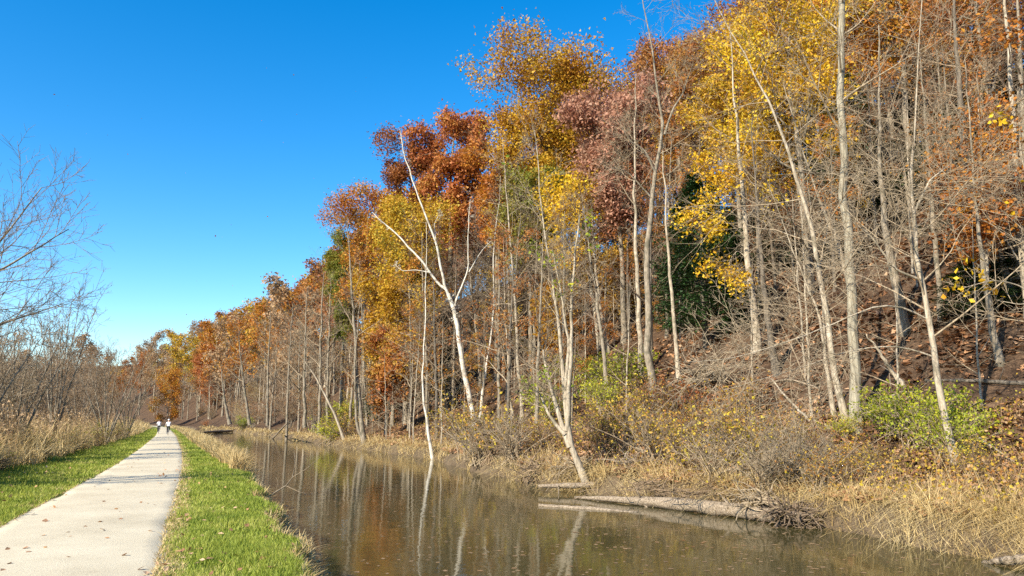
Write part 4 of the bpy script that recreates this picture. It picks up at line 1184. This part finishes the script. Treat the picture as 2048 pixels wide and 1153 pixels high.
# ------------------------------------------------------------------ logs and dead wood
def log(name, label, cat, P, rad, seed, stubs=4, mat='drift', group=None):
    g = np.random.default_rng(seed)
    P = np.asarray(P, float)
    base = P.mean(0)
    Q_, R_ = resample(P - base, rad, 16, g, 0.025)
    R_ = R_ * g.uniform(0.85, 1.15, 16)
    t = thing(name, label, cat, tuple(base), group=group)
    S = Soup()
    V, Q, T = tubes(Q_[None], R_[None], 12, True)
    V += g.normal(0, 0.05, V.shape) * np.repeat(np.append(np.repeat(R_, 12), [R_[0], R_[-1]])[:, None], 3, 1)
    S.add(V, Q, T)
    obj('log_body' if 'log' in name else 'limb', S.mesh(name + '_body', [M[mat]], True), t)
    for k in range(stubs):
        i = int(g.integers(2, 14)); d = nrm(g.normal(0, 1, 3) + np.array([0, 0, .5])); L = g.uniform(.2, .7)
        S2 = Soup(); S2.tube([Q_[i], Q_[i] + d * L * .5, Q_[i] + d * L + g.normal(0, .05, 3)], [R_[i] * .3, R_[i] * .2, .008], 6)
        obj('branch_stub', S2.mesh('branch_stub', [M[mat]], True), t)
    return t


def wpt(px, py, z):
    d = ray(px, py)
    return CAM + d * ((z - EYE) / d[2])


log('floating_log', 'pale barkless log lying level at the foot of the many stemmed tree', 'log', [wpt(1076, 973, -.5), wpt(1180, 971, -.45), wpt(1290, 966, -.35)], [.05, .11, .1], 1, 5)
log('floating_log', 'big tapering trunk log lying along the waterline toward the root tangle', 'log', [wpt(1150, 995, -.66), wpt(1230, 999, -.60), wpt(1340, 1007, -.55), wpt(1440, 1018, -.54), wpt(1530, 1029, -.54), wpt(1600, 1036, -.5)], [.03, .10, .15, .17, .17, .13], 2, 9)
log('floating_log', 'thin half sunken log floating in front of the big trunk log', 'log', [wpt(1078, 1012, -.69), wpt(1170, 1018, -.70), wpt(1275, 1028, -.74)], [.05, .07, .06], 3, 2)
log('floating_log', 'short pale log end poking from the bank at the bottom right', 'log', [wpt(1965, 1126, -.7), wpt(2010, 1121, -.6), wpt(2070, 1118, -.55)], [.02, .07, .09], 4, 0)
log('floating_log', 'leaning pale log sliding into the canal left of the many stemmed tree', 'log', [wpt(1035, 948, -.72), wpt(1000, 925, -.2), wpt(975, 900, .3)], [.09, .08, .06], 5, 1)
log('fallen_log', 'long fallen log in the leaves at the right, darkened for shade', 'log', [hit(1850, 768) + [0, 0, .1], hit(1950, 770) + [0, 0, .12], hit(2060, 772) + [0, 0, .05]], [.04, .06, .07], 6, 4, 'bark_dark')  # dark bark stands in for shade lying on this log
log('fallen_branch', 'dead pole lying across the leaves below the slim leaning trunk', 'dead branch', [hit(1645, 870) + [0, 0, .05], hit(1590, 830) + [0, 0, .3], hit(1545, 790) + [0, 0, .6]], [.05, .045, .02], 7, 1, 'bark_pale')
log('fallen_branch', 'short dead snag leaning left on the slope right of the ridged trunk', 'dead branch', [hit(1812, 778), hit(1812, 778) + RV * -0.5 + [0, 0, .7], hit(1812, 778) + RV * -1.1 + [0, 0, 1.7]], [.08, .06, .02], 8, 3, 'bark_pale')
log('fallen_log', 'distant fallen log lying in the canal where it narrows', 'log', [wpt(395, 866, -.5), wpt(430, 864, -.45), wpt(475, 862, -.4)], [.15, .25, .25], 9, 2)
log('fallen_log', 'distant pale pole leaning into the canal below the dead tree', 'log', [wpt(545, 878, -.7), wpt(560, 862, .4), wpt(573, 848, 1.3)], [.1, .09, .06], 10, 0)

for k, (a, b_, c_, lab) in enumerate([((1240, 930), (1265, 905), (1330, 925), 'thin pale branch arching over the bank right of the many stemmed tree'), ((1640, 780), (1580, 770), (1530, 772), 'dead branch lying on the leaves beside the dark trunk'), ((1750, 845), (1790, 800), (1830, 790), 'crooked dead branch behind the yellow green bush'),
                                      ((1430, 735), (1500, 700), (1600, 672), 'long dead branch on the slope below the smooth pale trunk'), ((1920, 860), (1970, 900), (2030, 935), 'thin dead branch on the leaves at the lower right'), ((1090, 955), (1060, 930), (1040, 905), 'grey snapped branch on the bank left of the floating logs'),
                                      ((1230, 890), (1210, 850), (1215, 810), 'dead stem standing by the lime green bush'), ((1600, 880), (1500, 850), (1440, 835), 'fallen pole half hidden by brush above the big log')]):
    pts_ = [hit(*a), hit(*b_), hit(*c_)]
    log('fallen_branch', lab, 'dead branch', [pts_[0] + [0, 0, .04], pts_[1] + [0, 0, .22], pts_[2] + [0, 0, .1]], [.045, .035, .012], 40 + k, 3, 'drift' if k % 2 else 'bark_pale')

# dead branch standing in the near water
b = wpt(540, 990, -.5)
D = b[0] * FH[0] + b[1] * FH[1]
t = thing('dead_branch', 'bare forked branch sticking out over the water from the near bank', 'dead branch', tuple(b))
S = Soup(); S.tube([at_depth(*q, D) - b for q in [(536, 996), (552, 984), (572, 972), (585, 955), (590, 930), (588, 900)]], [.03, .025, .02, .014, .009, .005], 6)
obj('limb', S.mesh('limb', [M['twig']], True), t)
for q in ([(572, 972), (600, 985), (625, 990)], [(585, 955), (610, 940), (640, 915)], [(552, 984), (556, 965), (552, 955)]):
    S = Soup(); S.tube([at_depth(*p_, D) - b for p_ in q], [.012, .008, .004], 5)
    obj('twig', S.mesh('twig', [M['twig']], True), t)

# grasses and drift caught behind the big log
g = np.random.default_rng(77)
for k, (px_, py_, n_, w_, lab) in enumerate([(1330, 985, 120, .8, 'brown drift of twigs caught behind the middle of the big log'), (1440, 992, 130, .8, 'brown drift of twigs caught behind the thick part of the big log')]):
    c = hit(px_, py_) + np.array([0, 0, .1])
    a = g.random(n_) * 2 * PI
    d = np.stack([np.cos(a), np.sin(a), g.uniform(-.2, .5, n_)], -1)
    p0 = g.normal(0, 1, (n_, 3)) * [w_, w_ * .5, .08]
    P_ = np.stack([p0, p0 + d * .3 * g.uniform(.4, 1.2, (n_, 1)), p0 + d * .6 + g.normal(0, .12, (n_, 3))], 1)
    S = Soup(); V, Q = tubes(P_, np.full((n_, 3), .008) * g.uniform(.5, 1.8, (n_, 1)), 4); S.add(V, Q)
    t = thing('brush_pile', lab, 'brush', tuple(c))
    obj('twigs', S.mesh('brush_pile', [M['twig_brown']], True), t)

# root tangle at the end of the big log, and brush tangles at the foot of the leaning tree
def tangle(label, c, n, w, hgt, seed, name, cat, mat):
    g = np.random.default_rng(seed)
    t = thing(name, label, cat, tuple(c))
    a = g.random(n) * 2 * PI; e = g.uniform(-.3, .9, n); L = w * g.uniform(.4, 1.1, n)
    d0 = np.stack([np.cos(a), np.sin(a), e * hgt], -1)
    p0 = g.normal(0, w * .2, (n, 3)) * [1, 1, .5]
    pts = [p0]; d = nrm(d0)
    for j in range(5):
        d = nrm(d + g.normal(0, .35, (n, 3)) + [0, 0, -.08]); pts.append(pts[-1] + d * (L / 5)[:, None])
    S = Soup(); V, Q = tubes(np.stack(pts, 1), np.linspace(1, .25, 6)[None] * g.uniform(.008, .035, n)[:, None], 5); S.add(V, Q)
    obj('roots' if 'root' in name else 'twigs', S.mesh(name, [M[mat]], True), t)
    return t


c = wpt(1585, 1034, -.5); tangle('dark tangled root mass at the thick end of the big log', c + np.array([.1, .1, .0]), 280, 0.85, .35, 21, 'root_mass', 'roots', 'twig_dark')
c = wpt(1530, 1016, -.4); tangle('pale tangled brush beside the root mass', c + np.array([.1, .3, .1]), 110, .9, .35, 22, 'brush_pile', 'brush', 'twig')
c = hit(1150, 940); tangle('brush tangle around the foot of the many stemmed tree', c, 160, 1.2, .6, 23, 'brush_pile', 'brush', 'twig')
c = hit(1080, 945); tangle('twig heap on the bank left of the many stemmed tree', c, 160, 1.3, .5, 24, 'brush_pile', 'brush', 'twig_brown')
c = hit(1275, 935); tangle('grey twig heap on the bank right of the many stemmed tree', c, 160, 1.0, .5, 25, 'brush_pile', 'brush', 'drift')
c = hit(1420, 770); tangle('fallen bare treetop sprawling below the hemlock', c + np.array([0, 0, .3]), 160, 2.2, .6, 26, 'brush_pile', 'brush', 'twig')

# drifting leaves high in the air over the towpath
rng = np.random.default_rng(31)
S = Soup()
n = 45
P = np.array([at_depth(rng.uniform(100, 800), rng.uniform(120, 640), rng.uniform(18, 60)) for _ in range(n)])
V, Q = leaf_quads(rng, P, 0.055, 0.0, 0.2)
S.add(V, Q)
obj('drifting_leaves', S.mesh('drifting_leaves', [M['rust']]), kind='stuff', label='tiny leaves drifting in the air against the sky')

# ------------------------------------------------------------------ cyclists
M['shirt'] = flat_mat('white_cloth', (0.74, 0.74, 0.76), .85, .1)
M['trouser'] = flat_mat('dark_cloth', (0.035, 0.035, 0.045), .85, .1)
M['skin'] = flat_mat('skin', (0.50, 0.30, 0.22), .6, .3)
M['shoe'] = flat_mat('shoe', (0.06, 0.06, 0.065), .7, .2)
M['hair'] = flat_mat('hair', (0.10, 0.055, 0.03), .7, .2)
M['helmet'] = flat_mat('helmet_shell', (0.72, 0.71, 0.68), .35, .5)
M['tyre'] = flat_mat('tyre_rubber', (0.03, 0.03, 0.03), .8, .2)
M['steel'] = flat_mat('steel', (0.45, 0.46, 0.48), .35, .5, .9)
M['frame'] = flat_mat('bike_paint', (0.06, 0.08, 0.12), .35, .5)


def ring(c, R_, r_, n=28, k=6):
    a = np.linspace(0, 2 * PI, n + 1)
    return np.stack([np.full(n + 1, c[0]), c[1] + R_ * np.cos(a), c[2] + R_ * np.sin(a)], -1), r_


def bicycle(label, loc, rz):
    t = thing('bicycle', label, 'bicycle', loc, rz, group='bicycles on the towpath')
    for cy in (-.52, .53):
        S = Soup(); P, r_ = ring((0, cy, .34), .325, .02); S.tube(P, r_, 6, False)
        w = obj('wheel', S.mesh('wheel', [M['tyre']], True), t)
        S = Soup(); P, r_ = ring((0, cy, .34), .295, .012); S.tube(P, r_, 5, False)
        obj('rim', S.mesh('rim', [M['steel']], True), w)
        S = Soup(); S.tube([(-.04, cy, .34), (.04, cy, .34)], .022, 8)
        for j in range(14):
            a = j * 2 * PI / 14
            S.tube([(.02 * (-1) ** j, cy, .34), (0, cy + .29 * math.cos(a), .34 + .29 * math.sin(a))], .0025, 3, False)
        obj('spokes', S.mesh('spokes', [M['steel']]), w)
    S = Soup()
    for a, b_, r_ in [((0, -.05, .3), (0, -.2, .82), .017), ((0, -.05, .3), (0, .38, .78), .02), ((0, -.19, .76), (0, .36, .86), .018), ((0, .35, .9), (0, .4, .72), .02), ((.03, -.52, .34), (.02, -.05, .3), .011), ((-.03, -.52, .34), (-.02, -.05, .3), .011),
                     ((.03, -.52, .34), (.015, -.19, .76), .009), ((-.03, -.52, .34), (-.015, -.19, .76), .009), ((.05, .53, .34), (.045, .41, .7), .013), ((-.05, .53, .34), (-.045, .41, .7), .013)]:
        S.tube([a, b_], r_, 7)
    obj('frame', S.mesh('frame', [M['frame']], True), t)
    S = Soup(); S.tube([(-.3, .40, 1.02), (-.16, .44, 1.03), (0, .40, 1.02), (.16, .44, 1.03), (.3, .40, 1.02)], .014, 7); S.tube([(0, .35, .9), (0, .38, 1.02)], .015, 7)
    obj('handlebar', S.mesh('handlebar', [M['steel']], True), t)
    S = Soup(); S.tube([(0, -.36, .90), (0, -.28, .91), (0, -.16, .9), (0, -.06, .89)], [.05, .085, .05, .02], 8); S.tube([(0, -.2, .78), (0, -.22, .9)], .013, 6)
    obj('saddle', S.mesh('saddle', [M['tyre']], True), t)
    S = Soup(); S.tube([(-.08, -.05, .3), (.08, -.05, .3)], .018, 8); S.tube([(.08, -.05, .3), (.09, -.01, .465)], .01, 6); S.tube([(-.08, -.05, .3), (-.09, -.09, .135)], .01, 6)
    S.box((.08, -.06, .455), (.17, .04, .475)); S.box((-.17, -.14, .125), (-.08, -.04, .145))
    obj('crankset', S.mesh('crankset', [M['steel']]), t)


def person(label, loc, rz, lean, head_cover, mats_):
    t = thing('person', label, 'person', loc, rz, group='cyclists on the towpath')
    J = {'pelvis': (0, -.19, .97, .145), 'waist': (0, -.12, 1.12, .135), 'chest': (0, .0 + lean * .3, 1.32, .155), 'neck': (0, .06 + lean * .5, 1.46, .06), 'head0': (0, .10 + lean * .6, 1.55, .085), 'head1': (0, .11 + lean * .6, 1.66, .095)}
    for s, n_ in ((1, 'r'), (-1, 'l')):
        J['sh' + n_] = (s * .17, .04 + lean * .4, 1.40, .065); J['el' + n_] = (s * .27, .20 + lean * .4, 1.19, .043); J['wr' + n_] = (s * .25, .37, 1.06, .03); J['ha' + n_] = (s * .245, .42, 1.045, .033)
        J['hip' + n_] = (s * .10, -.17, .92, .095)
    J['knr'] = (.11, .22, .84, .062); J['anr'] = (.115, -.02, .54, .042); J['tor'] = (.12, .12, .50, .038)
    J['knl'] = (-.11, .10, .56, .062); J['anl'] = (-.115, -.10, .22, .042); J['tol'] = (-.12, .05, .175, .038)
    E = [('pelvis', 'waist'), ('waist', 'chest'), ('chest', 'neck'), ('neck', 'head0'), ('head0', 'head1')]
    for n_ in 'rl':
        E += [('chest', 'sh' + n_), ('sh' + n_, 'el' + n_), ('el' + n_, 'wr' + n_), ('wr' + n_, 'ha' + n_), ('pelvis', 'hip' + n_), ('hip' + n_, 'kn' + n_), ('kn' + n_, 'an' + n_), ('an' + n_, 'to' + n_)]
    names = list(J)
    me = bpy.data.meshes.new('body')
    me.from_pydata([J[n_][:3] for n_ in names], [(names.index(a), names.index(b_)) for a, b_ in E], [])
    o = bpy.data.objects.new('body_tmp', me); COL.objects.link(o)
    sk = o.modifiers.new('skin', 'SKIN'); o.modifiers.new('sub', 'SUBSURF').levels = 2
    for i, n_ in enumerate(names):
        me.skin_vertices[0].data[i].radius = (J[n_][3],) * 2
        me.skin_vertices[0].data[i].use_root = n_ == 'pelvis'
    dg = bpy.context.evaluated_depsgraph_get()
    nm = bpy.data.meshes.new_from_object(o.evaluated_get(dg))
    bpy.data.objects.remove(o, do_unlink=True)
    V = np.array([v.co for v in nm.vertices]); Fq = [list(p_.vertices) for p_ in nm.polygons]
    S = Soup()
    Qs = np.array([f for f in Fq if len(f) == 4]); Ts = np.array([f for f in Fq if len(f) == 3]).reshape(-1, 3).astype(int)

    def mat_of(c):
        if c[2] > 1.45 or (abs(c[0]) > .2 and c[2] < 1.13 and c[1] > .25): return 2
        if c[2] > .99: return 0
        if (c[0] > 0 and c[2] < .56 and c[2] > .4) or (c[0] < 0 and c[2] < .23): return 3
        return 1
    S.add(V)
    for F_ in (Qs, Ts):
        if len(F_):
            mi_ = np.array([mat_of(V[f].mean(0)) for f in F_])
            for k in range(4):
                ff = F_[mi_ == k]
                if len(ff):
                    (S.Q if F_.shape[1] == 4 else S.T).append(ff); (S.qi if F_.shape[1] == 4 else S.ti).append(np.full(len(ff), k))
    for s in (1, -1):           # fingers curled round the grips
        for j in range(4):
            y0 = .42; xx = s * (.215 + j * .02)
            S.tube([(xx, y0, 1.055), (xx, y0 + .035 + .004 * (j in (1, 2)), 1.045), (xx, y0 + .03, 1.012), (xx, y0, 1.0)], [.010, .009, .008, .006], 5, True, 2)
        S.tube([(s * .21, .40, 1.045), (s * .195, .42, 1.02), (s * .20, .425, 1.0)], [.011, .009, .007], 5, True, 2)
    hy = J['head1'][1]                 # nose and ears
    S.tube([(0, hy + .075, 1.63), (0, hy + .115, 1.605)], [.01, .016], 5, True, 2)
    for s in (1, -1):
        S.tube([(s * .085, hy, 1.635), (s * .1, hy - .01, 1.605)], [.014, .012], 5, True, 2)
    obj('body', S.mesh('body', mats_, True), t)
    # head cover
    a = np.linspace(0, 1, 7)
    S = Soup()
    zz = 1.64 + .135 * a if head_cover == 'helmet' else 1.60 + .165 * a
    rad = .128 * np.sqrt(np.clip(1 - (a * .98) ** 2.2, .02, 1)) if head_cover == 'helmet' else .108 * np.sqrt(np.clip(1 - (a * .98) ** 2.4, .02, 1))
    S.tube(np.stack([np.zeros(7), np.full(7, hy - .02), zz], -1), rad, 14)
    obj('helmet' if head_cover == 'helmet' else 'hair', S.mesh(head_cover, [M['helmet' if head_cover == 'helmet' else 'hair']], True), t)
    return t


for (px, D, lab, lean, hc) in ((336.5, 92 * 0.96, 'right', .1, 'helmet'), (317.5, 103 * 0.96, 'left', .2, 'hair')):
    P = at_depth(px, 860, D)
    loc = (P[0], P[1], 0.03)
    bicycle(f'dark bicycle ridden away on the towpath by the {lab} hand cyclist', loc, 0.0)
    person('person in a white top and white helmet riding away on the right' if lab == 'right' else 'bareheaded person in a white top riding away on the left', loc, 0.0, lean, hc, [M['shirt'], M['trouser'], M['skin'], M['shoe']])
